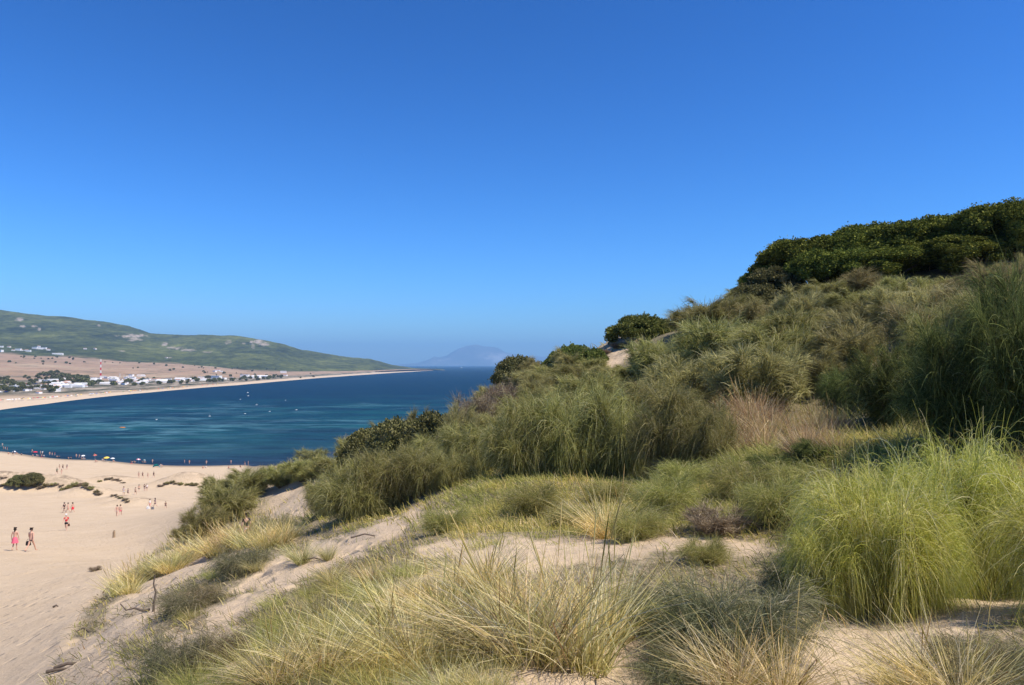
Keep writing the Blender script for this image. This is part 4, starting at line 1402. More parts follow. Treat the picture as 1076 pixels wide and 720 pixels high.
COLS = {'black': (0.02, 0.02, 0.025), 'red': (0.62, 0.035, 0.05), 'pink': (0.75, 0.14, 0.2), 'white': (0.78, 0.78, 0.76), 'blue': (0.04, 0.12, 0.38), 'navy': (0.02, 0.035, 0.09), 'grey': (0.2, 0.2, 0.21),
        'green': (0.07, 0.2, 0.1), 'turquoise': (0.03, 0.42, 0.5), 'yellow': (0.8, 0.55, 0.10), 'orange': (0.75, 0.25, 0.06), 'brown': (0.14, 0.08, 0.05), 'beige': (0.55, 0.42, 0.3)}
M_hair = flat('dark_hair', (0.018, 0.013, 0.01), 0.5, 0.2)
BODY = {}
for po in ('walk', 'stride', 'stand', 'sit'):
    bme, J = body_mesh(po)
    bme.materials.append(M_skin)
    lo = min(v.co.z for v in bme.vertices)
    part = {}
    th_ = {n: J['hi' + n].lerp(J['kn' + n], .55) for n in 'lr'}
    part['shorts'] = skin_mesh('shorts', [J['pel'], J['pel'].lerp(J['wai'], .45), J['hil'], th_['l'], J['hir'], th_['r']], [(0, 1), (0, 2), (2, 3), (0, 4), (4, 5)], [(.155, .12), (.14, .105), .10, .095, .10, .095])
    part['trunks'] = skin_mesh('trunks', [J['pel'], J['pel'].lerp(J['wai'], .25), J['hil'], J['hil'].lerp(J['knl'], .18), J['hir'], J['hir'].lerp(J['knr'], .18)], [(0, 1), (0, 2), (2, 3), (0, 4), (4, 5)], [(.15, .115), (.135, .1), .092, .088, .092, .088])
    part['top'] = skin_mesh('top', [J['che'], J['wai'], J['pel'], J['che'].lerp(J['nec'], .45), J['shl'], J['shl'].lerp(J['ell'], .6), J['shr'], J['shr'].lerp(J['elr'], .6)], [(0, 1), (1, 2), (0, 3), (0, 4), (4, 5), (0, 6), (6, 7)], [(.165, .115), (.135, .105), (.15, .115), (.10, .075), .068, .06, .068, .06])
    part['bikini_top'] = skin_mesh('bikini_top', [J['che'] - (J['che'] - J['wai']) * .22, J['che'] + (J['che'] - J['wai']) * .05], [(0, 1)], [(.160, .112), (.158, .110)])
    u = (J['wai'] - J['pel']).normalized()
    a_, b_ = J['wai'] - u * .07, J['pel'] - (Vector((0, 0, .34)) if po != 'sit' else Vector((0, -.2, .05)))
    pth = np.array([[list(a_.lerp(b_, q_)) for q_ in (0, .25, .6, 1)]])
    vv, ff_ = tubes(pth, np.array([[.125, .17, .20, .245]]), 14)
    part['skirt'] = mesh_np('skirt', vv, ff_, None, True)
    h = J['hd1']
    part['short_hair'] = skin_mesh('hair', [h + Vector((0, -.012, .035)), h + Vector((0, -.03, -.01)), h + Vector((0, -.005, .075))], [(0, 1), (0, 2)], [.090, .080, .06])
    part['long_hair'] = skin_mesh('hair', [h + Vector((0, -.012, .035)), h + Vector((0, -.04, -.03)), h + Vector((0, -.06, -.14)), h + Vector((0, -.085, -.25)), h + Vector((0, -.005, .075))], [(0, 1), (1, 2), (2, 3), (0, 4)], [.090, .082, .06, .035, .06])
    part['cap'] = skin_mesh('cap', [h + Vector((0, -.005, .06)), h + Vector((0, .0, .095)), h + Vector((0, .10, .035))], [(0, 1), (0, 2)], [.10, .07, (.05, .012)])
    BODY[po] = (bme, part, lo)


def person(x, y, z, rz, pose, wear, hair, label, s=1.0, group=None):
    o = thing('person', label, 'person', (x, y, z - BODY[pose][2] * s), rz, s, group)
    obj('body', BODY[pose][0], o)
    for k, c in wear:
        me = BODY[pose][1][k]
        if not me.materials:
            me.materials.append(M_hair)
        p = obj(k, me, o)
        p.material_slots[0].link = 'OBJECT'
        p.material_slots[0].material = cloth(COLS[c], c)
    if hair:
        me = BODY[pose][1][hair]
        if not me.materials:
            me.materials.append(M_hair)
        p = obj('hair' if hair != 'cap' else 'cap', me, o)
        if hair == 'cap':
            p.material_slots[0].link = 'OBJECT'
            p.material_slots[0].material = cloth(COLS['white'], 'white')
    return o


def where(px, py):
    h_ = hit(px, py)
    if h_ and h_[2] > 0.02:
        return h_
    a, b = ray(px, py)
    d = -CAMZ / b
    return a * d, d, -0.35


R_ = math.radians
PEOPLE = [
    (15.5, 578.5, R_(8), 'stand', [('bikini_top', 'white'), ('skirt', 'pink')], 'long_hair', 'dark-haired woman in a bright pink-red skirt beside the man in black shorts', 0.96),
    (32.5, 579.5, R_(-5), 'walk', [('trunks', 'black')], 'short_hair', 'bare-backed man in black shorts walking beside the woman in the red skirt', 1.02),
    (69.5, 557.2, R_(200), 'stride', [('top', 'red'), ('shorts', 'black')], 'cap', 'man in a red shirt, black shorts and white cap alone on the sand', 0.98),
    (67.5, 539.0, R_(80), 'walk', [('shorts', 'black'), ('top', 'black')], 'short_hair', 'dark-clothed walker, left one of three close together above the man in red', 0.98),
    (71.5, 539.3, R_(95), 'stride', [('trunks', 'pink')], 'short_hair', 'walker in pink trunks, middle one of three close together', 0.97),
    (76.3, 538.5, R_(85), 'walk', [('bikini_top', 'black'), ('skirt', 'red')], 'long_hair', 'woman in a red wrap, right one of three close together', 0.96),
    (123.0, 543.0, R_(20), 'stride', [('trunks', 'white')], 'short_hair', 'walker in white trunks with a companion just behind, on the slope below the dune humps', 0.98),
    (126.5, 541.8, R_(20), 'walk', [('top', 'beige'), ('shorts', 'pink')], 'short_hair', 'walker in a beige top just behind the one in white trunks', 0.98),
    (157.5, 534.2, R_(90), 'walk', [('top', 'white'), ('shorts', 'pink')], 'short_hair', 'walker in a white top, left of a pair beside pale bags', 0.97),
    (163.0, 533.2, R_(90), 'stride', [('top', 'navy'), ('shorts', 'navy')], 'long_hair', 'walker in dark clothes, right of a pair beside pale bags', 0.97),
    (174.0, 534.6, R_(10), 'walk', [('top', 'brown'), ('shorts', 'black')], 'short_hair', 'lone small walker in brown right of the pair with bags', 0.72),
    (130.0, 521.0, R_(180), 'stand', [('top', 'white'), ('shorts', 'white')], 'short_hair', 'person all in white, leftmost of the loose group of six', 0.97),
    (134.5, 521.2, R_(180), 'walk', [('top', 'grey'), ('shorts', 'black')], 'short_hair', 'person in grey beside the one in white', 0.8),
    (142.3, 520.2, R_(0), 'walk', [('top', 'beige'), ('shorts', 'brown')], 'short_hair', 'person in beige and brown, third of the loose group of six', 0.97),
    (146.0, 516.8, R_(0), 'stride', [('shorts', 'black')], 'long_hair', 'bare-chested person in black shorts, fourth of the loose group of six', 0.97),
    (151.8, 516.2, R_(30), 'walk', [('top', 'black'), ('shorts', 'grey')], 'short_hair', 'person in a black top, fifth of the loose group of six', 0.97),
    (154.2, 516.0, R_(30), 'stand', [('top', 'white'), ('shorts', 'navy')], 'short_hair', 'person in a white top, last of the loose group of six', 0.97),
    (145.8, 502.4, R_(0), 'stand', [('trunks', 'navy')], 'short_hair', 'leftmost of four people standing in a row before the shore', 0.97),
    (149.8, 502.4, R_(0), 'walk', [('top', 'brown'), ('shorts', 'brown')], 'short_hair', 'second of four people standing in a row, in brown', 0.97),
    (155.3, 502.6, R_(0), 'stand', [('trunks', 'black')], 'short_hair', 'third of four people standing in a row, in black trunks', 0.85),
    (161.5, 502.0, R_(0), 'walk', [('top', 'black'), ('shorts', 'black')], 'long_hair', 'rightmost of four people standing in a row, all in black', 1.0),
    (62.5, 493.3, R_(0), 'stand', [('top', 'beige'), ('trunks', 'beige')], 'short_hair', 'person in beige, left of three above the big dark bush', 0.9),
    (66.0, 494.0, R_(0), 'walk', [('top', 'black'), ('shorts', 'black')], 'short_hair', 'person in black, middle of three above the big dark bush', 1.05),
    (70.3, 493.6, R_(0), 'stand', [('top', 'navy'), ('trunks', 'grey')], 'short_hair', 'person in navy, right of three above the big dark bush', 0.95),
    (59.8, 498.8, R_(0), 'walk', [('top', 'green'), ('shorts', 'brown')], 'short_hair', 'person in dark green, left of the two nearest the big dark bush', 0.95),
    (64.6, 498.6, R_(0), 'stride', [('trunks', 'pink')], 'short_hair', 'person in pink trunks, right of the two nearest the big dark bush', 0.95),
    (217.0, 524.0, R_(60), 'stand', [('top', 'white'), ('shorts', 'black')], 'short_hair', 'person in a white top and black shorts at the dune edge bushes', 0.9),
    (258.6, 571.0, R_(40), 'stand', [('top', 'black'), ('trunks', 'white')], 'short_hair', 'small person in black and white among the yellow grass on the dune flank', 0.62),
]
for (px, py, rz, po, we, ha, lab, s) in PEOPLE:
    x, y, z = where(px, py)
    person(x, y, z, rz, po, we, ha, lab, s)

# bathers along the waterline
shore = [(2.5, 468.8, 'stand'), (3.4, 472.2, 'stand'), (5.6, 472.4, 'walk'), (7.6, 473.0, 'stand'), (33.8, 475.2, 'walk'), (42.5, 477.0, 'stand'), (44.5, 477.2, 'walk'), (52.2, 478.2, 'stand'), (54.8, 478.4, 'walk'), (57.5, 478.8, 'stand'), (80.2, 480.6, 'stand'), (83.3, 480.8, 'walk'),
         (99.3, 479.6, 'stand'), (160.2, 486.3, 'walk'), (194.0, 486.6, 'stand'), (199.0, 487.4, 'stand'), (216.8, 487.6, 'walk'), (242.8, 487.3, 'stand'), (257.3, 489.6, 'walk'), (260.8, 489.2, 'stand')]
cc = ['white', 'red', 'navy', 'pink', 'black', 'turquoise', 'white', 'orange']
for i, (px, py, po) in enumerate(shore):
    x, y, z = where(px, py)
    z = max(z, gz(x, y) if gz(x, y) > -0.8 else -0.5)
    c = cc[i % 8]
    person(x, y, z, rnd.uniform(0, 6), po, [('top' if i % 3 == 0 else 'trunks', c)], 'short_hair' if i % 2 else 'long_hair',
           'bather at the water edge wearing %s, %s' % (c, ['seen left of the red parasol' if px < 37 else 'seen between the red and the white parasols' if px < 90 else 'seen near the yellow parasol' if px < 120 else 'seen right of the turquoise shelter' if px < 210 else 'seen just left of the dune bushes'][0]), 1.0, 'bathers along the waterline')
sit = [(9, 477.4), (13.6, 477.6), (17.0, 477.2), (22.5, 478.4), (34.5, 479.8), (38.6, 479.4), (43.6, 479.6), (46.0, 479.8), (59.8, 480.4), (62, 480.2), (71.8, 482.2), (74.6, 482.0), (85.5, 482.4), (88.0, 482.4), (100.5, 485.2), (107.5, 484.2), (119, 485.4), (138, 486.2), (141, 486.0), (149.5, 485.8), (152, 486.0), (169, 489.9), (213.5, 492.2), (216.3, 492.0), (240.4, 492.0), (252.5, 491.4)]
for i, (px, py) in enumerate(sit):
    x, y, z = where(px, py)
    c = cc[(i * 3 + 1) % 8]
    person(x, y, max(z, gz(x, y)), rnd.uniform(-.6, .6), 'sit', [('top' if i % 2 else 'trunks', c)], 'long_hair' if i % 2 else 'short_hair',
           'sunbather sitting on the shore sand in %s, %s' % (c, 'left of the red parasol' if px < 37 else 'between the red and the white parasols' if px < 90 else 'near the yellow parasol' if px < 125 else 'near the turquoise shelter' if px < 180 else 'near the dune bushes'), 1.05, 'sunbathers sitting along the shore')


# bags carried or standing by
def bag(px, py, dz, c, label, s=1.0, dx=0.0):
    x, y, z = where(px, py)
    bm = bmesh.new()
    bmesh.ops.create_cube(bm, size=1.0)
    for v in bm.verts:
        k = 0.8 if v.co.z > 0 else 1.0
        v.co = Vector((v.co.x * .34 * k, v.co.y * .16 * k, (v.co.z + .5) * .30))
    bmesh.ops.bevel(bm, geom=bm.edges[:], offset=.03, segments=2, affect='EDGES')
    me = bpy.data.meshes.new('bag')
    bm.to_mesh(me)
    bm.free()
    me.materials.append(cloth(COLS[c], c))
    o = tag(obj('bag', me, None, (x + dx, y, z + dz)), label, 'bag')
    o.scale = (s, s, s)
    th_ = np.linspace(0, np.pi, 9)
    p = np.stack([np.cos(th_) * .11, th_ * 0, np.sin(th_) * .16 + .28], 1)[None]
    obj('handle', mesh_np('handle', *tubes(p, np.full((1, 9), .012), 5), cloth(COLS[c], c)), o)


bag(29.6, 579.4, .42, 'black', 'black bag carried by the man in black shorts', 1.05)
bag(71.8, 557.2, .42, 'brown', 'dark bag carried by the man in the red shirt', .9)
bag(155.5, 535.0, .0, 'white', 'pale bag on the sand beside the walkers in white and navy', 1.5)
bag(160.3, 535.4, .0, 'grey', 'grey bag on the sand between the walkers in white and navy', 1.5)


# ------------------------------------------------------------------ parasols, shelter, towels
def parasol(px, py, c1, c2, label, R=1.15, H=2.0, tilt=0.1):
    R *= 0.88
    x, y, z = where(px, py)
    z = max(z, gz(x, y))
    o = thing('parasol', label, 'parasol', (x, y, z), rnd.uniform(0, 6))
    o.rotation_euler = (tilt, tilt * .5, rnd.uniform(0, 6))
    obj('pole', mesh_np('pole', *tubes(np.array([[[0, 0, -.2], [0, 0, H * .5], [0, 0, H + .08]]]), np.full((1, 3), .022), 8), cloth(COLS['white'], 'white')), o)
    v, f = [], []
    n = 16
    for k, (r, h) in enumerate([(0.02, 0.42), (0.4, .36), (0.75, .22), (1.0, 0.0), (1.0, -.09)]):
        for j in range(n):
            a = 2 * math.pi * j / n
            rr = r * R * (1.0 if j % 2 == 0 else 0.94)
            v.append((rr * math.cos(a), rr * math.sin(a), H + (h if k < 3 else h + (0 if j % 2 == 0 else .04)) * R - .38 * R))
    for k in range(4):
        for j in range(n):
            f.append((k * n + j, k * n + (j + 1) % n, (k + 1) * n + (j + 1) % n, (k + 1) * n + j))
    me = mesh_np('canopy', v, f, cloth(COLS[c1], c1))
    me.materials.append(cloth(COLS[c2], c2))
    for i, p in enumerate(me.polygons):
        p.material_index = 1 if ((i % n) // 2) % 2 else 0
    so2 = obj('canopy', me, o)
    return o


parasol(112.2, 485.6, 'yellow', 'yellow', 'yellow parasol, the largest on the near shore', 1.15, 1.9)
parasol(118.2, 486.2, 'white', 'white', 'white parasol right beside the yellow one', .9, 1.7)
parasol(87.6, 483.0, 'white', 'white', 'white parasol left of the yellow one, alone', .8, 1.7)
parasol(145.0, 487.0, 'white', 'pink', 'white and pink parasol left of the turquoise shelter', .85, 1.7)
parasol(15.5, 478.6, 'navy', 'white', 'navy and white parasol near the left edge of the near shore', .9, 1.7)
parasol(36.8, 478.8, 'red', 'red', 'red parasol on the near shore', 1.0, 1.7)
parasol(151.3, 486.8, 'green', 'white', 'small green and white parasol right of the pink one', .5, 1.4)
parasol(99.8, 483.6, 'pink', 'orange', 'pale pink parasol just left of the yellow one', .8, 2.0)
# pop-up shelter
x, y, z = where(164.5, 491.0)
o = thing('beach_shelter', 'turquoise pop-up beach shelter on the near shore', 'beach tent', (x, y, z), R_(15))
n = 14
v, f = [], []
for k in range(7):
    t_ = k / 6
    for j in range(n + 1):
        a = math.pi * j / n
        rr = math.sin(math.pi * 0.5 * (0.25 + 0.75 * t_))
        v.append((-1.1 + 2.2 * (j / n), -0.9 + 1.8 * t_ * .6 + .2 * math.sin(a), 1.25 * math.sin(a) ** .6 * math.cos(t_ * 1.35)))
for k in range(6):
    for j in range(n):
        f.append((k * (n + 1) + j, k * (n + 1) + j + 1, (k + 1) * (n + 1) + j + 1, (k + 1) * (n + 1) + j))
obj('canopy', mesh_np('canopy', v, f, cloth(COLS['turquoise'], 'turquoise'), True), o)
p = np.array([[(-1.1 + 2.2 * j / n, -.9 + .2 * math.sin(math.pi * j / n), 1.27 * math.sin(math.pi * j / n) ** .6) for j in range(n + 1)]])
obj('frame_pole', mesh_np('frame_pole', *tubes(p, np.full((1, n + 1), .02), 5), cloth(COLS['navy'], 'navy')), o)


def towel(px, py, c, label):
    x, y, z = where(px, py)
    u, w_ = np.meshgrid(np.linspace(-.45, .45, 7), np.linspace(-.9, .9, 9))
    zz = hz(x + u, y + w_) + 0.03 + .015 * np.sin(u * 9) * np.cos(w_ * 6)
    idx = np.arange(u.size).reshape(u.shape)
    q_ = np.stack([idx[:-1, :-1], idx[:-1, 1:], idx[1:, 1:], idx[1:, :-1]], axis=2).reshape(-1, 4)
    tag(obj('beach_towel', mesh_np('beach_towel', np.stack([u, w_, zz - z], 2).reshape(-1, 3), q_, cloth(COLS[c], c), True), None, (x, y, z)), label, 'towel')


towel(100.5, 485.7, 'brown', 'dark towel on the sand left of the yellow parasol')
towel(138.5, 486.9, 'red', 'red towel on the sand left of the pink parasol')
towel(169.6, 491.0, 'brown', 'brown towel beside the turquoise shelter')
towel(44.5, 480.4, 'red', 'red towel right of the red parasol')
towel(61.0, 481.2, 'navy', 'navy towel between the red and white parasols')
towel(240.5, 492.6, 'navy', 'navy towel on the sand near the dune bushes')

# weathered post and driftwood
x, y, z = where(119.6, 565.0)
tag(obj('weathered_post', mesh_np('weathered_post', *tubes(np.array([[[0, 0, -.1], [.01, 0, .2], [.0, .01, .45], [.03, 0, .62], [.06, 0, .66]]]), np.array([[.12, .115, .11, .09, .03]]), 8), flat('weathered_wood', (0.30, 0.22, 0.14), .9, .2), True), None, (x, y, z)), 'short weathered post standing alone in the open sand', 'post')


def stick(px, py, pts_, r0, label):
    x, y, z = where(px, py)
    p = np.array([pts_], float)
    k = p.shape[1]
    tag(obj('driftwood', mesh_np('driftwood', *tubes(p, np.linspace(r0, r0 * .4, k)[None], 6), M_wood, True), None, (x, y, z)), label, 'driftwood')


stick(161, 643, [(0, 0, -.05), (.01, 0, .15), (.03, .02, .32), (.0, 0, .46), (.02, 0, .62)], .022, 'upright dead stick on the lower left slope')
stick(157, 643, [(0, 0, .04), (-.12, 0, .02), (-.26, .02, .06), (-.40, 0, .03), (-.5, 0, .14)], .025, 'dead stick lying left of the upright one')
stick(94, 664, [(0, 0, .0), (-.1, 0, .07), (-.2, .1, .05), (-.3, 0, .0)], .03, 'short dark driftwood piece on the sand slope')
stick(71, 702, [(-.2, 0, .0), (0, 0, .07), (.18, .05, .05), (.3, 0, .12)], .03, 'dark twisted driftwood at the bottom left')
stick(63, 706, [(-.2, 0, .0), (0, 0, .04), (.12, .05, .03)], .03, 'small driftwood piece beside the twisted one at the bottom left')
stick(59, 638, [(-.1, 0, .0), (0, 0, .06), (.08, .02, .0)], .045, 'tiny dark driftwood piece on the open sand')
stick(388, 566, [(-.4, 0, .02), (-.1, 0, .10), (.15, .05, .04), (.4, 0, .06)], .02, 'thin dead branch on the pale sand ridge')
stick(330, 590, [(-.25, 0, .02), (0, 0, .07), (.15, .05, .02)], .02, 'thin dead branch beside the lone straw tufts')
stick(595, 704, [(-.22, 0, .02), (-.05, 0, .05), (.12, .05, .02), (.2, .1, .05)], .009, 'thin dead twig on the sand at the foot of the big golden tuft')

# little dune humps with scrub
place_broom('mastic0', 20, 511, 12, 22, 'dark grey scrub bush on the beach humps, left one of the two big', name='dune_bush')
place_broom('mastic1', 34, 510, 13, 23, 'dark grey scrub bush on the beach humps, right one of the two big', name='dune_bush')
arcs = [((-6, 513), (14, 510), 2.6), ((14, 510), (44, 513), 3.6), ((40, 514), (66, 511), 3.4), ((62, 517), (84, 511), 3.6), ((84, 511), (106, 522), 4.6), ((104, 507), (114, 503.5), 2.6), ((112, 504), (130, 508), 2.8), ((118, 522), (136, 529), 2.8), ((167, 513), (180, 507.5), 2.8), ((178, 508), (192, 510), 3), ((196, 509.5), (212, 513), 3), ((-4, 502), (6, 504), 2.4)]
for i, ((xa, ya), (xb, yb_), hp) in enumerate(arcs):
    n_ = max(2, int(abs(xb - xa) / 3.6))
    for j in range(n_):
        u = (j + rnd.uniform(.1, .9)) / n_
        px = xa + (xb - xa) * u
        py = ya + (yb_ - ya) * u - 1.6 * math.sin(math.pi * u) + rnd.uniform(-.5, .5)
        place_broom(rnd.choice(['dry', 'dry', 'plume1']), px, py, hp * rnd.uniform(.6, 1.3), rnd.uniform(7, 13), 'low brown scrub on the crest of the small beach humps ' + ('near the left edge' if px < 50 else 'right of the dark bushes' if px < 112 else 'beyond the walkers' if px < 140 else 'near the dune bushes'), group='low scrub on the beach humps', name='dune_scrub', sink=0.05)
place_broom('dry', 100, 600, 7, 22, 'small dried plant alone on the open sand slope', name='dune_scrub')


# ------------------------------------------------------------------ boats
def waterpt(px, py):
    a, b = ray(px, py)
    d = -CAMZ / b
    return a * d, d


def boat(px, py, L_, label, kind='motor', rz=0.3, group='small boats and buoys in the bay'):
    L = L_ * (0.65 if L_ < 10 else 1)
    x, y = waterpt(px, py)
    o = thing('boat', label, 'boat', (x, y, 0), rz, 1.0, group)
    v, f = [], []
    st = [(-.5, .16, .0), (-.3, .18, .0), (0, .19, .0), (.3, .13, .03), (.5, .005, .08)]
    for (u, w_, zz) in st:
        for (k, h) in ((1, .13), (.75, -.06), (-.75, -.06), (-1, .13)):
            v.append((u * L, w_ * k * L, (h + zz) * L))
    for i in range(4):
        for j in range(3):
            f.append((i * 4 + j, i * 4 + j + 1, (i + 1) * 4 + j + 1, (i + 1) * 4 + j))
        f.append((i * 4 + 3, i * 4, (i + 1) * 4, (i + 1) * 4 + 3))
    f.append((0, 1, 2, 3))
    obj('hull', mesh_np('hull', v, f, cloth(COLS['white'], 'white')), o)
    if kind == 'sail':
        obj('mast', mesh_np('mast', *tubes(np.array([[[0, 0, .1], [0, 0, L]]]) * 1.0, np.full((1, 2), .04), 6), cloth(COLS['white'], 'white')), o)
    bm = bmesh.new()
    bmesh.ops.create_cube(bm, size=1)
    for q_ in bm.verts:
        k = .8 if q_.co.z > 0 else 1
        q_.co = Vector((q_.co.x * .3 * L * k, q_.co.y * .22 * L, (q_.co.z * .18 + .2) * L))
    me = bpy.data.meshes.new('cabin')
    bm.to_mesh(me)
    bm.free()
    me.materials.append(cloth(COLS['white'], 'white'))
    obj('cabin', me, o)


for i, (px, py, L, lab) in enumerate([
        (260.4, 412.8, 3.4, 'white boat moored farthest out in line with the houses'), (260.8, 416.2, 3.2, 'white boat just below the farthest moored one'), (252.6, 419.9, 2.6, 'small white boat left of the vertical pair'), (269.7, 425.7, 2.6, 'white boat right of the vertical pair'),
        (283.5, 432.6, 2.0, 'small white boat in the middle of the bay'), (257.5, 434.9, 2.0, 'small white boat left of the middle of the bay'), (220.4, 437.5, 2.0, 'small white boat in the left half of the bay'), (311.5, 430.9, 2.4, 'lone white boat farthest right in the bay'), (164.5, 441.2, 1.8, 'tiny white boat in the turquoise water'), (300, 421, 2.0, 'tiny white boat between the middle and the right of the bay')]):
    boat(px, py, L, lab, 'sail' if i % 3 == 0 else 'motor', rnd.uniform(-.6, .6))
# orange kayak
x, y = waterpt(128.8, 449.6)
s_ = np.linspace(-1, 1, 11)
tag(obj('kayak', mesh_np('kayak', *tubes(np.stack([s_ * 1.7, 0 * s_, .08 + .12 * s_ ** 2], 1)[None], (.36 * np.sqrt(1.02 - s_ ** 2))[None], 8), cloth(COLS['orange'], 'orange'), True), None, (x, y, 0)), 'small orange kayak on the turquoise water', 'kayak')
x, y = waterpt(485, 386.8)
boat(485, 386.8, 22, 'white ship far out near the horizon below the mountain', 'sail', 0.1, 'ship near the horizon')


# ------------------------------------------------------------------ far village, trees, mast
TTS = np.linspace(1.6, 7.0, 320)


def coast_at(px, py):
    x, y, z = coast(np.full(TTS.shape, float(px)), TTS)
    _, b = pix(x, y, z)
    k = np.nonzero(b < py)[0]
    k = k[0] if len(k) else len(TTS) - 1
    return float(x[k]), float(y[k]), float(z[k])


M_wall = flat('whitewash', (0.80, 0.78, 0.74), 0.9, 0.06, .3)
M_roof1 = flat('roof_tile', (0.42, 0.24, 0.16), 0.9, 0.2, 1)
M_roof2 = flat('roof_white', (0.72, 0.71, 0.69), 0.9, 0.1, 1)
M_win = flat('dark_window', (0.06, 0.06, 0.07), 0.4, 0.1, 1)


def house_meshes(kind):
    L, W, H = [(11, 7, 3.3), (16, 8, 5.6), (7, 6, 3.0), (24, 9, 3.6)][kind]
    bm = bmesh.new()
    bmesh.ops.create_cube(bm, size=1)
    for v in bm.verts:
        v.co = Vector((v.co.x * L, v.co.y * W, v.co.z * (H + 2) + (H - 2) / 2))
    wall = bpy.data.meshes.new('wall')
    bm.to_mesh(wall)
    bm.free()
    wall.materials.append(M_wall)
    l, w_ = L / 2 + .3, W / 2 + .3
    if kind in (0, 3):
        v = [(-l, -w_, H), (l, -w_, H), (l, w_, H), (-l, w_, H), (-l + 1, 0, H + 1.6), (l - 1, 0, H + 1.6)]
        f = [(0, 1, 5, 4), (2, 3, 4, 5), (1, 2, 5, 5), (3, 0, 4, 4)]
        rm = bpy.data.meshes.new('roof')
        rm.from_pydata(v, [], [(0, 1, 5, 4), (2, 3, 4, 5), (1, 2, 5), (3, 0, 4)])
        rm.materials.append(M_roof1 if kind == 0 else M_roof2)
    else:
        rm = bpy.data.meshes.new('roof')
        v = [(-l, -w_, H), (l, -w_, H), (l, w_, H), (-l, w_, H), (-l, -w_, H + .45), (l, -w_, H + .45), (l, w_, H + .45), (-l, w_, H + .45)]
        rm.from_pydata(v, [], [(0, 1, 5, 4), (1, 2, 6, 5), (2, 3, 7, 6), (3, 0, 4, 7), (4, 5, 6, 7)])
        rm.materials.append(M_roof2)
    vs, fs = [], []
    n = max(3, int(L // 3.4))
    for st in range(int(H // 2.7)):
        for i in range(n):
            cx = -L / 2 + L * (i + .5) / n
            z0 = .9 + 2.7 * st
            o_ = len(vs)
            vs += [(cx - .5, -W / 2 - .05, z0), (cx + .5, -W / 2 - .05, z0), (cx + .5, -W / 2 - .05, z0 + 1.1), (cx - .5, -W / 2 - .05, z0 + 1.1)]
            fs.append((o_, o_ + 1, o_ + 2, o_ + 3))
    wm = mesh_np('window_row', vs, fs, M_win)
    return wall, rm, wm


HM = [house_meshes(k) for k in range(4)]
CAT = ['red roofed white house', 'two storey white block', 'small white cabin', 'long low white building']


def house(px, py, kind, where_, group, s=1.0):
    x, y, z = coast_at(px, py)
    o = thing('house', CAT[kind] + ' ' + where_, 'house', (x, y, z), rnd.uniform(-.5, .5), s * rnd.uniform(.8, 1.2), group)
    w_, r_, n_ = HM[kind]
    obj('wall', w_, o)
    obj('roof', r_, o)


for i in range(26):
    house(rnd.uniform(-4, 62), rnd.uniform(401, 414), rnd.choice([0, 2, 2, 1]), 'among trees at the left end of the village', 'houses at the left end of the village', .62)
for i in range(84):
    px = rnd.uniform(50, 150)
    house(px, np.interp(px, [58, 140], [405, 400]) + rnd.uniform(-5, 4), rnd.choice([0, 1, 2, 3, 3]), 'in the dense middle of the village behind the far beach', 'houses in the middle of the village', .62)
for i in range(40):
    px = rnd.uniform(140, 215)
    house(px, np.interp(px, [140, 215], [401.5, 399.3]) + rnd.uniform(-1.2, 1.6), rnd.choice([0, 1, 2, 3, 3]), 'in the white row right of the village centre', 'houses right of the village centre', .68)
for px, py, k in [(228, 398.6, 1), (236, 398.8, 2), (244, 398, 2), (257.5, 396.8, 1), (262, 397.4, 3), (270, 396.8, 3), (276, 397, 3), (279, 396.4, 0), (298, 392.0, 1), (300, 395, 0), (229, 390, 0), (226, 391, 2), (233, 391, 2)]:
    house(px, py, k, 'scattered between the village and the point', 'scattered houses towards the point', 1.1)
for px, py, k in [(1, 365.5, 1), (1, 370, 1), (9.5, 365.2, 0), (19.5, 368.7, 1), (23, 368.8, 0), (30, 370, 1), (37, 367, 1), (40, 366.2, 1), (43, 367.2, 1), (46.5, 367.2, 1), (51, 368.4, 0), (89.5, 367.3, 0), (100, 367.4, 0), (28, 369, 0), (14, 369, 0), (175, 376.5, 0), (41, 364.5, 0)]:
    house(px, py, k, 'in the hamlet on the foot of the green hills', 'houses of the hillside hamlet', 1.05)
x, y, z = coast_at(61, 373)
o = thing('house', 'very long white building on the slope above the dry fields', 'house', (x, y, z), .1, (1.5, 1.1, 1.1))
for nm, me in zip(('wall', 'roof'), HM[3]):
    obj(nm, me, o)
# mast
x, y, z = coast_at(106.3, 398)
o = thing('radio_mast', 'tall red and white banded lattice mast rising behind the village', 'mast', (x, y, z), .3)
Hm = 20.5 * y / 783
nb = 7
for k in range(nb):
    z0, z1 = Hm * k / nb, Hm * (k + 1) / nb
    ps_, rs2 = [], []
    for (sx, sy) in ((-1, -1), (1, -1), (1, 1), (-1, 1)):
        w0, w1 = 1.1 - .6 * k / nb, 1.1 - .6 * (k + 1) / nb
        ps_.append([(sx * w0, sy * w0, z0), (sx * w1, sy * w1, z1)])
        ps_.append([(sx * w0, sy * w0, z0), (-sy * w1 * (1 if sx == sy else -1), sx * w1 * (1 if sx == sy else -1), z1)])
    v, f = tubes(np.array(ps_), np.full((8, 2), .22), 4)
    obj('mast_band', mesh_np('mast_band', v, f, cloth(COLS['red' if k % 2 else 'white'], 'red' if k % 2 else 'white')), o)
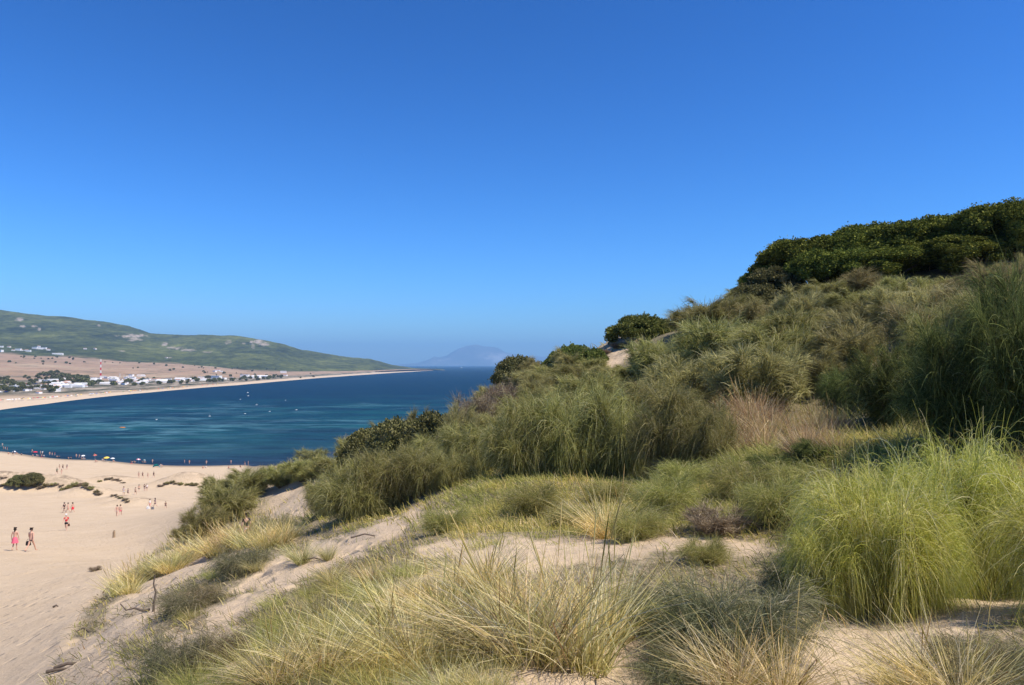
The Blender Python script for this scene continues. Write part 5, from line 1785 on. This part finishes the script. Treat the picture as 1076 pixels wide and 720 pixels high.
for (px, py, hp, lab) in [(126.5, 398.5, 6, 'white lamp mast right of the radio mast'), (130.8, 397.5, 3.5, 'short white mast beside the right one')]:
    x, y, z = coast_at(px, py)
    H_ = hp * y / 783
    tag(obj('lamp_mast', mesh_np('lamp_mast', *tubes(np.array([[[0, 0, -1], [0, 0, H_ * .8], [0, 0, H_]]]), np.array([[.5, .4, .8]]), 6), M_wall), None, (x, y, z)), lab, 'mast')
# far trees
FT = [(lumpy(300 + i, 3.2, 5.0, 14, 1.4, 700, 0.9, L_dark, 0.3), trunk_mesh(300 + i, 3.5, 1.6, 0.25, 3, 4)) for i in range(3)]


def far_tree(px, py, label, group, s):
    x, y, z = coast_at(px, py)
    o = thing('tree', label, 'tree', (x, y, z), rnd.uniform(0, 6), s, group)
    a, b = rnd.choice(FT)
    obj('crown', a, o)
    obj('trunk', b, o)


for i in range(60):
    far_tree(rnd.uniform(-4, 60), rnd.uniform(397, 413), 'dark round tree among the houses at the left end of the village', 'trees at the left end of the village', rnd.uniform(.6, 1.1))
for i in range(46):
    px = rnd.uniform(40, 92)
    far_tree(px, np.interp(px, [40, 60, 92], [391.5, 395, 400]) + rnd.uniform(-2, 6), 'dark tree in the clump left of the radio mast', 'tree clump left of the radio mast', rnd.uniform(.8, 1.5))
for i in range(70):
    px = rnd.uniform(92, 300)
    far_tree(px, np.interp(px, [92, 150, 215, 300], [403, 402.5, 400, 395.8]) + rnd.uniform(-3, 3), 'dark tree between the houses and the far beach', 'trees between the houses and the far beach', rnd.uniform(.7, 1.3))
for i in range(60):
    px = rnd.uniform(0, 330)
    far_tree(px, np.interp(px, [0, 100, 200, 330], [372, 379, 384.5, 391]) + rnd.uniform(-1, 3) + (rnd.random() < .35) * 6, 'lone dark tree at the edge of the dry fields', 'trees at the edge of the dry fields', rnd.uniform(.5, 1.1))
# parked cars
bm = bmesh.new()
bmesh.ops.create_cube(bm, size=1)
for v in bm.verts:
    v.co = Vector((v.co.x * 4.2, v.co.y * 1.75, v.co.z * .75 + .65))
g_ = bmesh.ops.create_cube(bm, size=1)
for v in g_['verts']:
    k = .75 if v.co.z > 0 else 1
    v.co = Vector((v.co.x * 2.3 * k - .2, v.co.y * 1.55 * k, v.co.z * .55 + 1.28))
car_me = bpy.data.meshes.new('car_body')
bm.to_mesh(car_me)
bm.free()
car_me.materials.append(M_wall)
whe = mesh_np('wheels', *tubes(np.array([[[sx, sy * .6, .33], [sx, sy * .9, .33]] for sx in (-1.3, 1.3) for sy in (-1, 1)]), np.full((4, 2), .33), 8), cloth(COLS['black'], 'black'))
for i in range(60):
    px = rnd.uniform(0, 62)
    x, y, z = coast_at(px, np.interp(px, [0, 62], [414, 407]) - rnd.uniform(0, 7))
    c = rnd.choice(['white', 'white', 'grey', 'navy', 'red', 'grey'])
    o = obj('parked_car', car_me, None, (x, y, z), label='%s car parked behind the far beach at the left of the village' % {'grey': 'silver grey', 'navy': 'dark blue'}.get(c, c), category='car', group='cars parked at the left of the village')
    o.rotation_euler = (0, 0, rnd.choice([.3, 1.8]))
    o.material_slots[0].link = 'OBJECT'
    o.material_slots[0].material = cloth(COLS[c], c)
    obj('wheels', whe, o)
# parasols on the far beach
v, f = [], []
for k, (r, h) in enumerate([(0.03, 2.35), (1.25, 1.95), (1.3, 1.8)]):
    for j in range(8):
        v.append((r * math.cos(j * math.pi / 4), r * math.sin(j * math.pi / 4), h))
for k in range(2):
    for j in range(8):
        f.append((k * 8 + j, k * 8 + (j + 1) % 8, (k + 1) * 8 + (j + 1) % 8, (k + 1) * 8 + j))
pm = mesh_np('far_parasol', v, f, cloth(COLS['white'], 'white'))
pp = mesh_np('pole', *tubes(np.array([[[0, 0, 0], [0, 0, 2.2]]]), np.full((1, 2), .05), 5), M_wall)
for i in range(110):
    px = rnd.uniform(-2, 230) if i % 3 else rnd.uniform(0, 110)
    yb = np.interp(px, [r_[0] for r_ in FC], [r_[1] for r_ in FC])
    yt = np.interp(px, [r_[0] for r_ in FC], [r_[2] for r_ in FC])
    x, y, z = coast_at(px, yb + (yt - yb) * rnd.uniform(.12, .75))
    c = rnd.choice(['white', 'red', 'navy', 'yellow', 'blue', 'brown', 'green', 'orange'])
    o = obj('parasol', pm, None, (x, y, max(z, .1)), label='tiny %s parasol on the far beach in front of the village' % c, category='parasol', group='parasols on the far beach')
    o.material_slots[0].link = 'OBJECT'
    o.material_slots[0].material = cloth(COLS[c], c)
    obj('pole', pp, o)
